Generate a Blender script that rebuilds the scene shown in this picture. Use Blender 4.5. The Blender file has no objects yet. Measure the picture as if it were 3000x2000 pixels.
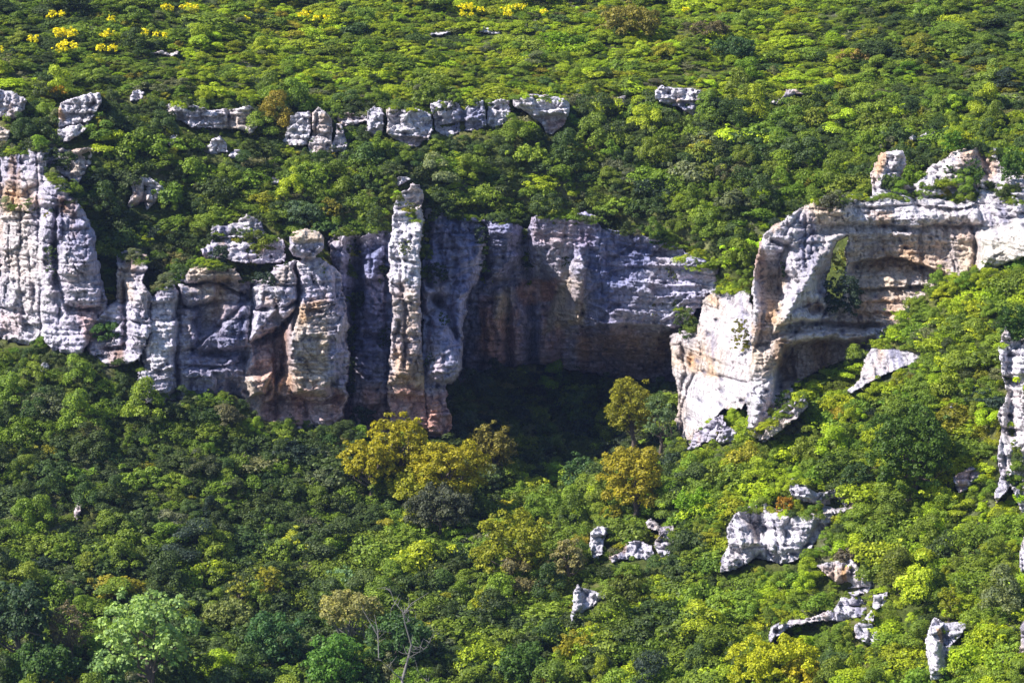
import bpy, math, random
import numpy as np
from mathutils import Vector

random.seed(7)
RNG = np.random.default_rng(11)
SC = bpy.context.scene
COL = SC.collection
F = 6330.0                      # focal length in photo units (the photo is laid out as 2352 x 1568)
PITCH = math.radians(10.0)
FWD = np.array([0, math.cos(PITCH), -math.sin(PITCH)])
UP = np.array([0, math.sin(PITCH), math.cos(PITCH)])
RIGHT = np.array([1.0, 0, 0])

def P(px, py, d):
    px, py, d = np.broadcast_arrays(np.asarray(px, float), np.asarray(py, float), np.asarray(d, float))
    a = (px - 1176) / F
    b = (784 - py) / F
    return d[..., None] * (FWD + a[..., None] * RIGHT + b[..., None] * UP)

# ------------------------------------------------------------------ noise
def _h(i, j, k, s):
    n = (i.astype(np.uint32) * np.uint32(374761393) + j.astype(np.uint32) * np.uint32(668265263)
         + k.astype(np.uint32) * np.uint32(2147483647) + np.uint32((s * 974634777 + 12345) & 0xffffffff))
    n = (n ^ (n >> np.uint32(13))) * np.uint32(1274126177)
    n = (n ^ (n >> np.uint32(16))) * np.uint32(2246822519)
    n = n ^ (n >> np.uint32(15))
    return n.astype(np.float64) / 4294967295.0

def vnoise(x, y, z=0.0, s=0):
    x, y, z = np.broadcast_arrays(np.asarray(x, float), np.asarray(y, float), np.asarray(z, float))
    xi = np.floor(x).astype(np.int64); yi = np.floor(y).astype(np.int64); zi = np.floor(z).astype(np.int64)
    fx = x - xi; fy = y - yi; fz = z - zi
    fx = fx * fx * (3 - 2 * fx); fy = fy * fy * (3 - 2 * fy); fz = fz * fz * (3 - 2 * fz)
    r = 0
    for a in (0, 1):
        for b in (0, 1):
            for c in (0, 1):
                w = (fx if a else 1 - fx) * (fy if b else 1 - fy) * (fz if c else 1 - fz)
                r = r + w * _h(xi + a, yi + b, zi + c, s)
    return r * 2 - 1

def fbm(x, y, z=0.0, o=4, s=0, g=0.5):
    r = 0; a = 1.0; t = 0
    for i in range(o):
        r = r + a * vnoise(x, y, z, s + i * 17); t += a
        x = x * 2.03 + 1.7; y = y * 2.03 + 3.1; z = np.asarray(z) * 2.03 + 5.3; a *= g
    return r / t

def ridged(x, y, z=0.0, o=3, s=0):
    r = 0; a = 1.0; t = 0
    for i in range(o):
        r = r + a * (1 - np.abs(vnoise(x, y, z, s + i * 13)) * 2); t += a
        x = x * 2.1 + 1.3; y = y * 2.1 + 2.1; z = np.asarray(z) * 2.1 + .7; a *= 0.5
    return r / t

def worley(x, y, s=0):
    xi = np.floor(x).astype(np.int64); yi = np.floor(y).astype(np.int64)
    f1 = np.full(x.shape, 9.0); f2 = np.full(x.shape, 9.0); idv = np.zeros(x.shape)
    for a in (-1, 0, 1):
        for b in (-1, 0, 1):
            cx = xi + a; cy = yi + b; z = np.zeros_like(cx)
            ox = _h(cx, cy, z, s); oy = _h(cx, cy, z + 1, s)
            dd = np.hypot(cx + ox - x, cy + oy - y)
            idh = _h(cx, cy, z + 2, s)
            m = dd < f1
            f2 = np.where(m, f1, np.minimum(f2, dd))
            idv = np.where(m, idh, idv); f1 = np.where(m, dd, f1)
    return f1, f2, idv

def facets(x, y, s=0):
    """angular broken faces: every cell is a randomly tilted plane"""
    xi = np.floor(x).astype(np.int64); yi = np.floor(y).astype(np.int64)
    f1 = np.full(x.shape, 9.0); out = np.zeros(x.shape)
    for a in (-1, 0, 1):
        for b in (-1, 0, 1):
            cx = xi + a; cy = yi + b; z = np.zeros_like(cx)
            dx = x - cx - _h(cx, cy, z, s); dy = y - cy - _h(cx, cy, z + 1, s)
            dd = np.abs(dx) * .8 + np.abs(dy) + .3 * np.hypot(dx, dy)
            v = (_h(cx, cy, z + 2, s) - .5) * 2 * dx + (_h(cx, cy, z + 3, s) * 1.4 - .35) * dy + (_h(cx, cy, z + 4, s) - .5) * .9
            m = dd < f1; out = np.where(m, v, out); f1 = np.where(m, dd, f1)
    return out

def sstep(a, b, x):
    t = np.clip((x - a) / (b - a), 0, 1)
    return t * t * (3 - 2 * t)

def sdpoly(px, py, pts):
    """signed distance, positive inside"""
    px = np.asarray(px, float); py = np.asarray(py, float)
    d = np.full(px.shape, 1e18); ins = np.zeros(px.shape, bool)
    n = len(pts)
    for i in range(n):
        x0, y0 = pts[i]; x1, y1 = pts[(i + 1) % n]
        ex, ey = x1 - x0, y1 - y0
        wx, wy = px - x0, py - y0
        t = np.clip((wx * ex + wy * ey) / (ex * ex + ey * ey + 1e-9), 0, 1)
        d = np.minimum(d, (wx - ex * t) ** 2 + (wy - ey * t) ** 2)
        c = ((y0 <= py) & (y1 > py)) | ((y1 <= py) & (y0 > py))
        with np.errstate(divide='ignore', invalid='ignore'):
            xx = x0 + (py - y0) * ex / (ey if ey != 0 else 1e-9)
        ins ^= c & (px < xx)
    d = np.sqrt(d)
    return np.where(ins, d, -d)

def sdline(px, py, pts):
    d = np.full(np.shape(px), 1e18)
    for i in range(len(pts) - 1):
        x0, y0 = pts[i]; x1, y1 = pts[i + 1]
        ex, ey = x1 - x0, y1 - y0
        wx, wy = px - x0, py - y0
        t = np.clip((wx * ex + wy * ey) / (ex * ex + ey * ey + 1e-9), 0, 1)
        d = np.minimum(d, (wx - ex * t) ** 2 + (wy - ey * t) ** 2)
    return np.sqrt(d)

class TPS:
    def __init__(self, pts, smooth=0.0):
        a = np.array(pts, float); self.c = a[:, :2] / 500.0; v = a[:, 2]
        n = len(a); K = self.k(self.c, self.c) + np.eye(n) * smooth
        M = np.zeros((n + 3, n + 3)); M[:n, :n] = K; M[:n, n] = 1; M[:n, n + 1:] = self.c
        M[n, :n] = 1; M[n + 1:, :n] = self.c.T
        self.w = np.linalg.solve(M, np.concatenate([v, [0, 0, 0]]))
    @staticmethod
    def k(a, b):
        r = np.hypot(a[:, None, 0] - b[None, :, 0], a[:, None, 1] - b[None, :, 1])
        return r                                   # biharmonic-like kernel without overshoot
    def __call__(self, px, py):
        px, py = np.broadcast_arrays(np.asarray(px, float), np.asarray(py, float))
        q = np.stack([px.ravel(), py.ravel()], 1) / 500.0
        out = np.empty(len(q)); n = len(self.c)
        for i in range(0, len(q), 60000):
            c = q[i:i + 60000]
            out[i:i + 60000] = self.k(c, self.c) @ self.w[:n] + self.w[n] + c @ self.w[n + 1:]
        return out.reshape(px.shape)

# ------------------------------------------------------------------ terrain depth
TERR = [
 # bottom edge / valley
 (-200,1700,268),(300,1700,272),(800,1700,274),(1300,1700,274),(1800,1700,262),(2350,1700,244),(2600,1700,238),
 (-200,1400,292),(200,1400,294),(600,1400,298),(1000,1400,296),(1300,1400,292),(1600,1400,288),(1900,1400,280),(2150,1400,272),(2350,1400,264),(2600,1400,256),
 (-200,1150,309),(200,1150,311),(600,1150,315),(850,1150,318),(1050,1190,319),(1250,1200,318),(1400,1180,308),(1600,1180,301),(1900,1180,293),(2150,1180,286),(2350,1180,279),(2600,1150,272),
 (-200,900,329),(0,830,329.5),(100,850,327),(200,850,325),(300,945,322.5),(450,955,322.5),(560,985,324),(650,1015,324.5),(800,1015,326),(900,1030,327),(1000,1045,329),
 (1150,1130,334),(1300,1130,337),(1450,1130,330),(1550,1080,321),(1150,1000,351),(1300,1000,357),(1450,1000,351),
 (1200,880,366),(1350,880,370),(1500,890,364),(1350,780,374),(1500,780,368),(1150,760,360),
 (1650,1040,315),(1780,1020,309),(1900,940,308),(2050,960,301),(2050,820,312),(2200,720,312),(2352,620,313),(2600,500,320),(2352,900,295),(2600,850,290),
 # tops
 (0,330,341),(100,360,341),(250,560,338),(420,560,341),(600,480,344),(750,490,345),(900,400,350),(1050,470,352),(1250,470,355),(1450,500,352),(1550,530,348),(1620,620,346),(1680,640,341),
 (1720,560,344),(1800,430,349),(1980,420,344),(2150,340,347),(2352,320,344),(2600,300,344),
 (1925,600,338),(1700,820,345),(1930,700,330),
 (-200,300,345),(300,400,344),(300,280,352),(600,340,354),(900,330,358),(1200,320,360),(1500,320,362),(1800,300,362),(2100,230,360),(2352,220,357),
 (0,180,358),(400,200,362),(800,220,368),(1200,200,373),(1600,190,374),(2000,170,371),(2400,150,368),
 (0,0,384),(600,0,396),(1200,0,404),(1800,0,402),(2400,0,392),(-200,0,382),(2600,0,390),
 (0,-200,420),(1200,-200,448),(2400,-200,428),
]
_terr = TPS(TERR, 0.0)
def terr_d(px, py):
    px = np.asarray(px, float); py = np.asarray(py, float)
    cx = np.clip(px, -250, 2650); cy = np.clip(py, -200, 1700)
    d = _terr(cx, cy)
    d = d + (cy - py).clip(0) * 0.13 - (py - cy).clip(0) * 0.055
    d = np.maximum(d - np.abs(px - cx) * 0.004, 120)
    w = P(px, py, d)
    d = d + 1.1 * fbm(w[..., 0] / 9, w[..., 2] / 7, w[..., 1] / 11, 4, 3)
    return d

# ------------------------------------------------------------------ mesh helpers
def mesh_np(name, verts, quads=None, cols=None, smooth=True, mat=None, tris=None):
    me = bpy.data.meshes.new(name)
    nq = 0 if quads is None else len(quads); nt = 0 if tris is None else len(tris)
    me.vertices.add(len(verts)); me.vertices.foreach_set('co', np.asarray(verts, np.float32).ravel())
    loops = []
    if nq: loops.append(np.asarray(quads, np.int32).ravel())
    if nt: loops.append(np.asarray(tris, np.int32).ravel())
    L = np.concatenate(loops); me.loops.add(len(L)); me.loops.foreach_set('vertex_index', L)
    me.polygons.add(nq + nt)
    st = np.concatenate([np.arange(nq) * 4, nq * 4 + np.arange(nt) * 3]).astype(np.int32)
    me.polygons.foreach_set('loop_start', st)
    me.polygons.foreach_set('use_smooth', np.full(nq + nt, smooth))
    if cols is not None:
        at = me.color_attributes.new('Col', 'FLOAT_COLOR', 'POINT')
        c = np.ones((len(verts), 4), np.float32); c[:, :3] = cols
        at.data.foreach_set('color', c.ravel())
    me.update(calc_edges=True)
    if mat: me.materials.append(mat)
    return me

def link(name, me, parent=None):
    o = bpy.data.objects.new(name, me); COL.objects.link(o)
    if parent: o.parent = parent
    return o

def tag(o, label=None, cat=None, group=None, kind=None):
    if label: o['label'] = label
    if cat: o['category'] = cat
    if group: o['group'] = group
    if kind: o['kind'] = kind
    return o

def recenter(o, origin=None):
    """put the object's origin at its base"""
    me = o.data; n = len(me.vertices); co = np.empty(n * 3, np.float32)
    me.vertices.foreach_get('co', co); co = co.reshape(-1, 3)
    if origin is None:
        origin = np.array([co[:, 0].mean(), co[:, 1].mean(), co[:, 2].min()])
    me.vertices.foreach_set('co', (co - origin).astype(np.float32).ravel()); me.update()
    pl = np.array(o.parent.location) if o.parent else 0
    o.location = origin - pl
    return origin

# ------------------------------------------------------------------ materials
def nt(mat):
    mat.use_nodes = True; t = mat.node_tree; t.nodes.clear(); return t
def N(t, typ, **kw):
    n = t.nodes.new(typ)
    for k, v in kw.items():
        if k.startswith('i_'): n.inputs[k[2:].replace('_', ' ')].default_value = v
        else: setattr(n, k, v)
    return n

def rock_mat():
    m = bpy.data.materials.new('limestone'); t = nt(m); L = t.links
    out = N(t, 'ShaderNodeOutputMaterial'); bs = N(t, 'ShaderNodeBsdfPrincipled')
    bs.inputs['Roughness'].default_value = 0.92
    bs.inputs['Specular IOR Level'].default_value = 0.15
    at = N(t, 'ShaderNodeAttribute', attribute_name='Col')
    geo = N(t, 'ShaderNodeNewGeometry')
    # fine mottling
    n1 = N(t, 'ShaderNodeTexNoise'); n1.inputs['Scale'].default_value = 1.3; n1.inputs['Detail'].default_value = 7; n1.inputs['Roughness'].default_value = .68
    L.new(geo.outputs['Position'], n1.inputs['Vector'])
    cr = N(t, 'ShaderNodeMapRange'); cr.inputs['From Min'].default_value = .3; cr.inputs['From Max'].default_value = .7
    cr.inputs['To Min'].default_value = .62; cr.inputs['To Max'].default_value = 1.3
    L.new(n1.outputs['Fac'], cr.inputs['Value'])
    # strata / streaks
    mp = N(t, 'ShaderNodeMapping'); mp.inputs['Scale'].default_value = (2.2, 2.2, .16)
    L.new(geo.outputs['Position'], mp.inputs['Vector'])
    n2 = N(t, 'ShaderNodeTexNoise'); n2.inputs['Scale'].default_value = 1.0; n2.inputs['Detail'].default_value = 5; n2.inputs['Roughness'].default_value = .6
    L.new(mp.outputs['Vector'], n2.inputs['Vector'])
    c2 = N(t, 'ShaderNodeMapRange'); c2.inputs['From Min'].default_value = .36; c2.inputs['From Max'].default_value = .56
    c2.inputs['To Min'].default_value = .62; c2.inputs['To Max'].default_value = 1.08
    L.new(n2.outputs['Fac'], c2.inputs['Value'])
    mu = N(t, 'ShaderNodeMath', operation='MULTIPLY'); L.new(cr.outputs['Result'], mu.inputs[0]); L.new(c2.outputs['Result'], mu.inputs[1])
    vm = N(t, 'ShaderNodeVectorMath', operation='SCALE'); L.new(at.outputs['Color'], vm.inputs[0]); L.new(mu.outputs[0], vm.inputs['Scale'])
    L.new(vm.outputs['Vector'], bs.inputs['Base Color'])
    # bump
    mp3 = N(t, 'ShaderNodeMapping'); mp3.inputs['Scale'].default_value = (.7, .7, 3.2)
    L.new(geo.outputs['Position'], mp3.inputs['Vector'])
    n3 = N(t, 'ShaderNodeTexNoise'); n3.inputs['Scale'].default_value = 1.6; n3.inputs['Detail'].default_value = 8; n3.inputs['Roughness'].default_value = .65
    L.new(mp3.outputs['Vector'], n3.inputs['Vector'])
    ad = N(t, 'ShaderNodeMath', operation='ADD'); L.new(n3.outputs['Fac'], ad.inputs[0]); L.new(n1.outputs['Fac'], ad.inputs[1])
    bp = N(t, 'ShaderNodeBump'); bp.inputs['Strength'].default_value = .9; bp.inputs['Distance'].default_value = .45
    L.new(ad.outputs[0], bp.inputs['Height']); L.new(bp.outputs['Normal'], bs.inputs['Normal'])
    L.new(bs.outputs[0], out.inputs[0])
    return m

def soil_mat():
    m = bpy.data.materials.new('scrub_soil'); t = nt(m); L = t.links
    out = N(t, 'ShaderNodeOutputMaterial'); bs = N(t, 'ShaderNodeBsdfPrincipled'); bs.inputs['Roughness'].default_value = 1
    bs.inputs['Specular IOR Level'].default_value = 0.1
    at = N(t, 'ShaderNodeAttribute', attribute_name='Col')
    geo = N(t, 'ShaderNodeNewGeometry')
    n1 = N(t, 'ShaderNodeTexNoise'); n1.inputs['Scale'].default_value = 1.7; n1.inputs['Detail'].default_value = 8; n1.inputs['Roughness'].default_value = .75
    L.new(geo.outputs['Position'], n1.inputs['Vector'])
    cr = N(t, 'ShaderNodeMapRange'); cr.inputs['From Min'].default_value = .35; cr.inputs['From Max'].default_value = .65
    cr.inputs['To Min'].default_value = .4; cr.inputs['To Max'].default_value = 1.5
    L.new(n1.outputs['Fac'], cr.inputs['Value'])
    vm = N(t, 'ShaderNodeVectorMath', operation='SCALE'); L.new(at.outputs['Color'], vm.inputs[0]); L.new(cr.outputs['Result'], vm.inputs['Scale'])
    L.new(vm.outputs['Vector'], bs.inputs['Base Color'])
    bp = N(t, 'ShaderNodeBump'); bp.inputs['Strength'].default_value = 1; bp.inputs['Distance'].default_value = .5
    L.new(n1.outputs['Fac'], bp.inputs['Height']); L.new(bp.outputs['Normal'], bs.inputs['Normal'])
    L.new(bs.outputs[0], out.inputs[0])
    return m

def leaf_mat(name, mode, color=None, tip=(1.9, 1.75, 1.1)):
    """mode: 'object' reads the object colour, 'mass' the per-instance tint"""
    m = bpy.data.materials.new(name); t = nt(m); L = t.links
    out = N(t, 'ShaderNodeOutputMaterial')
    if mode == 'object':
        src = N(t, 'ShaderNodeObjectInfo').outputs['Color']
    elif mode == 'mass':
        a = N(t, 'ShaderNodeAttribute', attribute_type='INSTANCER', attribute_name='tint'); src = a.outputs['Color']
    at = N(t, 'ShaderNodeAttribute', attribute_name='Col')     # random per leaf: r brightness, g new growth
    sep = N(t, 'ShaderNodeSeparateColor'); L.new(at.outputs['Color'], sep.inputs[0])
    tp = N(t, 'ShaderNodeVectorMath', operation='MULTIPLY'); L.new(src, tp.inputs[0]); tp.inputs[1].default_value = tip
    mx = N(t, 'ShaderNodeMix', data_type='VECTOR'); L.new(sep.outputs[1], mx.inputs['Factor'])
    L.new(src, mx.inputs[4]); L.new(tp.outputs[0], mx.inputs[5])
    vm = N(t, 'ShaderNodeVectorMath', operation='SCALE'); L.new(mx.outputs[1], vm.inputs[0]); L.new(sep.outputs[0], vm.inputs['Scale'])
    df = N(t, 'ShaderNodeBsdfPrincipled'); df.inputs['Roughness'].default_value = .55; df.inputs['Specular IOR Level'].default_value = .25
    L.new(vm.outputs[0], df.inputs['Base Color'])
    tr = N(t, 'ShaderNodeBsdfTranslucent')
    tc = N(t, 'ShaderNodeVectorMath', operation='MULTIPLY'); L.new(vm.outputs[0], tc.inputs[0]); tc.inputs[1].default_value = (1.15, 1.2, .5)
    L.new(tc.outputs[0], tr.inputs['Color'])
    ms = N(t, 'ShaderNodeMixShader'); ms.inputs[0].default_value = .34
    L.new(df.outputs[0], ms.inputs[1]); L.new(tr.outputs[0], ms.inputs[2]); L.new(ms.outputs[0], out.inputs[0])
    return m

def bark_mat(name, c):
    m = bpy.data.materials.new(name); t = nt(m); L = t.links
    out = N(t, 'ShaderNodeOutputMaterial'); bs = N(t, 'ShaderNodeBsdfPrincipled'); bs.inputs['Roughness'].default_value = .9
    n1 = N(t, 'ShaderNodeTexNoise'); n1.inputs['Scale'].default_value = 6; n1.inputs['Detail'].default_value = 6
    tc = N(t, 'ShaderNodeTexCoord'); L.new(tc.outputs['Object'], n1.inputs['Vector'])
    rp = N(t, 'ShaderNodeValToRGB'); rp.color_ramp.elements[0].color = (*[v * .5 for v in c], 1); rp.color_ramp.elements[1].color = (*[v * 1.3 for v in c], 1)
    L.new(n1.outputs['Fac'], rp.inputs[0]); L.new(rp.outputs[0], bs.inputs['Base Color']); L.new(bs.outputs[0], out.inputs[0])
    return m

ROCK = rock_mat(); SOIL = soil_mat()
LEAF = leaf_mat('leaves', 'object'); LEAFM = leaf_mat('leaves_mass', 'mass')
BARK = bark_mat('bark', (.12, .09, .07)); PALEBARK = bark_mat('pale_bark', (.20, .18, .17))

# ------------------------------------------------------------------ rocks
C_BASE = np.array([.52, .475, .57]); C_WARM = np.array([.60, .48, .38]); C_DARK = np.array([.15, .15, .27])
C_OCH = np.array([.56, .34, .18]); C_PINK = np.array([.58, .33, .27]); C_BROWN = np.array([.28, .17, .13]); C_SHADE = np.array([.19, .21, .38])  # the blue one paints shade onto rock faces turned from the sun
C_WHITE = np.array([.66, .62, .67])
ROCKS = []      # (outline, holes) for the scatter
CLIFFD = []     # (outline, base function) to keep the terrain behind

def relief(name, outline, base, feats=(), cols=(), hole=None, T=6.0, r=14, step=2.2, seed=0, warp=9.0,
           strata=.45, fiss=.5, block=.5, fine=.30, bcol=C_BASE, dark=.68, T_fn=None, bed=.62, parent=None, keepback=False, warm=.46):
    xs = [p[0] for p in outline]; ys = [p[1] for p in outline]
    gx = np.arange(min(xs) - 8, max(xs) + 8 + step, step); gy = np.arange(min(ys) - 8, max(ys) + 8 + step, step)
    PX, PY = np.meshgrid(gx, gy)
    wx = PX + warp * fbm(PX / 34, PY / 34, seed, 4, seed + 1, .6); wy = PY + warp * .8 * fbm(PX / 34, PY / 26, seed + 4, 4, seed + 2, .6)
    sd = sdpoly(wx + warp * .45 * fbm(PX / 9, PY / 9, seed + 7, 3, seed + 3, .6), wy + warp * .45 * fbm(PX / 9, PY / 8, seed + 9, 3, seed + 5, .6), outline)
    if hole: 
        for h in hole: sd = np.minimum(sd, -sdpoly(wx, wy, h))
    bd = base(PX, PY) if callable(base) else np.full(PX.shape, float(base))
    h = np.zeros(PX.shape)                      # metres toward the camera
    hp, hq = wx, wy
    for f in feats:
        k = f[0]
        if k == 'p':
            s = sdpoly(hp, hq, f[1]); h += f[2] * sstep(-f[3] / 2, f[3] / 2, s)
        elif k == 'r':                          # rounded block
            s = sdpoly(hp, hq, f[1]); tt = np.clip(s / f[3], 0, 1); h += f[2] * np.sqrt(1 - (1 - tt) ** 2)
        elif k == 'c':
            s = sdline(hp, hq, f[1]); h += f[3] * np.exp(-(s / f[2]) ** 2)
        elif k == 'b':
            _, cx, cy, rx, ry, hh = f
            q = 1 - ((hp - cx) / rx) ** 2 - ((hq - cy) / ry) ** 2; h += hh * np.sqrt(np.clip(q, 0, 1))
        elif k == 'g':
            _, cx, cy, rx, ry, hh = f
            h += hh * np.exp(-(((hp - cx) / rx) ** 2 + ((hq - cy) / ry) ** 2))
        elif k == 'l':                          # overhang: recess under a line, fading downwards
            lx = np.array([p[0] for p in f[1]]); ly = np.array([p[1] for p in f[1]])
            yy = np.interp(hp, lx, ly); tt = (hq - yy) / f[3]
            ends = sstep(lx[0] - 3, lx[0] + 18, hp) * (1 - sstep(lx[-1] - 18, lx[-1] + 3, hp))
            h -= f[2] * ends * np.where(tt > 0, np.clip(1 - tt, 0, 1), 0) * sstep(0, .06, tt)
    w = P(PX, PY, bd); X = w[..., 0]; Z = w[..., 2]
    # strata ledges, fissures, blocks, pits
    zz = Z + .5 * fbm(X / 8, Z / 8, 1, 3, seed + 5)
    st = fbm(X / 7, zz * 1.15, 0, 3, seed + 6, .6)
    lay = np.abs((zz * .55 + .35 * fbm(X / 14, Z / 14, 2, 2, seed + 3)) % 1 - .5) * 2
    smask = sstep(-.3, .5, fbm(X / 9, Z / 6, 3, 2, seed + 44))
    h += strata * (st * .6 - .6 * smask * np.exp(-(lay / .13) ** 2))
    fs = ridged(X / 2.6 + .5 * fbm(X / 3, Z / 5, 0, 2, seed), Z / 15, 0, 3, seed + 8)
    h -= fiss * np.clip(fs - .6, 0, 1) * 5.0
    f1, f2, idv = worley(X / 3.1 + .25 * fbm(X / 2, Z / 2, 5, 2, seed), zz / 2.1, seed + 9)
    h += block * ((idv - .5) * .9 - .5 * np.exp(-((f2 - f1) / .07) ** 2))
    f1b, f2b, idb = worley(X / 1.1 + .3 * fbm(X, Z, 5, 2, seed), zz / .8, seed + 19)
    h += block * .2 * ((idb - .5) * 1.2 - .5 * np.exp(-((f2b - f1b) / .1) ** 2))
    h += fine * 2.0 * fbm(X / .9, Z / .7, 7, 4, seed + 10, .65)
    f1p, _, idp = worley(X / 1.7, Z / 1.5, seed + 29)
    pit = np.where(idp > .72, np.exp(-(f1p / .16) ** 2), 0); h -= fine * 2.4 * pit
    h += .9 * block * fbm(X / 6, Z / 6, 9, 3, seed + 12) + .8 * block * ridged(X / 3.4 + .4 * fbm(X / 2, Z / 2, 1, 2, seed), Z / 2.6, 9, 3, seed + 14) * sstep(-.5, .5, fbm(X / 8, Z / 8, 2, 2, seed + 15))
    wf = .5 * fbm(X / 2, Z / 2, 1, 3, seed + 60)
    h += block * (1.7 * facets(X / 3.6 + wf, zz / 3.0 + wf, seed + 61) + .75 * facets(X / 1.25 + wf, zz / .95 - wf, seed + 62) + .30 * facets(X / .5, zz / .38, seed + 63))
    # bedding: courses of blocks that stand out by differing amounts, with sharp joints
    for (bh, bw, am, sd_) in ((1.7, 4.2, 1.25, 0), (.62, 1.9, .62, 7), (.30, .8, .26, 13)):
        tz = zz / bh + .35 * fbm(X / 5, Z / 3, sd_, 3, seed + 70 + sd_); ti = np.floor(tz)
        tx = X / bw + .45 * fbm(Z / 2.0, X / 2.5, sd_, 3, seed + 71 + sd_) + 7.3 * _h(ti.astype(np.int64), ti.astype(np.int64) * 0, ti.astype(np.int64) * 0, seed + 72 + sd_)
        ii = np.floor(tx).astype(np.int64); jj = ti.astype(np.int64)
        q_ = _h(ii, jj, ii * 0, seed + 73 + sd_) - .5; ql = _h(jj, jj * 0, jj * 0, seed + 74 + sd_) - .5
        joint = np.minimum(np.minimum(tz - ti, 1 - tz + ti) * bh, np.minimum(tx - ii, 1 - tx + ii) * bw * 1.5)
        h += bed * am * (.45 + .9 * sstep(-.4, .4, fbm(X / 7, Z / 9, sd_, 2, seed + 77))) * (q_ * 1.2 + ql * .5 - .55 * np.exp(-(joint / .11) ** 2) * (sd_ < 10))
    # rounded silhouette
    r = r * .5; tt = np.clip(sd / r, 0, 1); rnd = 1 - np.sqrt(np.clip(1 - (1 - tt) ** 2, 0, 1))
    Tm = T if T_fn is None else T_fn(PX, PY, bd)
    back = np.where(sd < r, rnd * np.minimum(Tm, 1.5), 0)
    edge = sd < step * 1.3
    d = bd - h + back
    d = np.where(edge, np.maximum(d, bd) + Tm, d)
    # colour
    c = np.broadcast_to(bcol, PX.shape + (3,)).copy()
    def mixc(c, col, a): return c * (1 - a[..., None]) + np.asarray(col) * a[..., None]
    c = mixc(c, C_WARM, warm * 2 * sstep(-.1, .6, fbm(X / 6, Z / 7, 1, 3, seed + 30)))
    c = mixc(c, C_WHITE, .6 * sstep(.0, .5, fbm(X / 5, Z / 4, 7, 3, seed + 35)))
    str_ = fbm(X / 1.3, Z / 9, 2, 4, seed + 31, .6); sm = sstep(-.35, .35, fbm(X / 9, Z / 11, 4, 2, seed + 32))
    c = mixc(c, C_DARK, dark * sm * sstep(.05, .45, str_))
    c = mixc(c, C_OCH, .55 * warm * 2 * sstep(.22, .5, fbm(X / 2.2, Z / 2.8, 6, 4, seed + 33)))
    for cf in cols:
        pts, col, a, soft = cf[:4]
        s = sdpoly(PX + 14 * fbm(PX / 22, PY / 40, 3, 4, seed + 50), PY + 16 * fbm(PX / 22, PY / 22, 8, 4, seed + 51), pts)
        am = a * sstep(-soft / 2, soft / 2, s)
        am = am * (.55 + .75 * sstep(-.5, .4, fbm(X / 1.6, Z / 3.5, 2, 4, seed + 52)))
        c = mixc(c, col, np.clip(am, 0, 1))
    c = mixc(c, C_DARK * .6, np.clip(.8 * pit, 0, 1))
    # grass / lichen
    keep = sd > 0
    k4 = keep[:-1, :-1] & keep[1:, :-1] & keep[:-1, 1:] & keep[1:, 1:]
    idx = np.arange(PX.size).reshape(PX.shape)
    q = np.stack([idx[:-1, :-1][k4], idx[1:, :-1][k4], idx[1:, 1:][k4], idx[:-1, 1:][k4]], 1)
    used = np.unique(q); remap = np.full(PX.size, -1); remap[used] = np.arange(len(used))
    V = P(PX, PY, d).reshape(-1, 3)[used]
    me = mesh_np(name, V, remap[q], np.clip(c.reshape(-1, 3)[used], .01, .85), True, ROCK)
    o = link(name, me, parent)
    recenter(o)
    ROCKS.append((outline, hole)); CLIFFD.append((outline, base))
    return o

def plane(pts):
    return TPS(pts)

def Tt(extra=2.5, lo=3.0, hi=45.0):
    return lambda px, py, bd: np.clip(terr_d(px, py) - bd + extra, lo, hi)

def empty_at(name, px, py, d, label, cat, group=None):
    o = bpy.data.objects.new(name, None); COL.objects.link(o)
    p = P(px, py, d); o.location = p; o['label'] = label; o['category'] = cat
    if group: o['group'] = group
    return o

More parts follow.
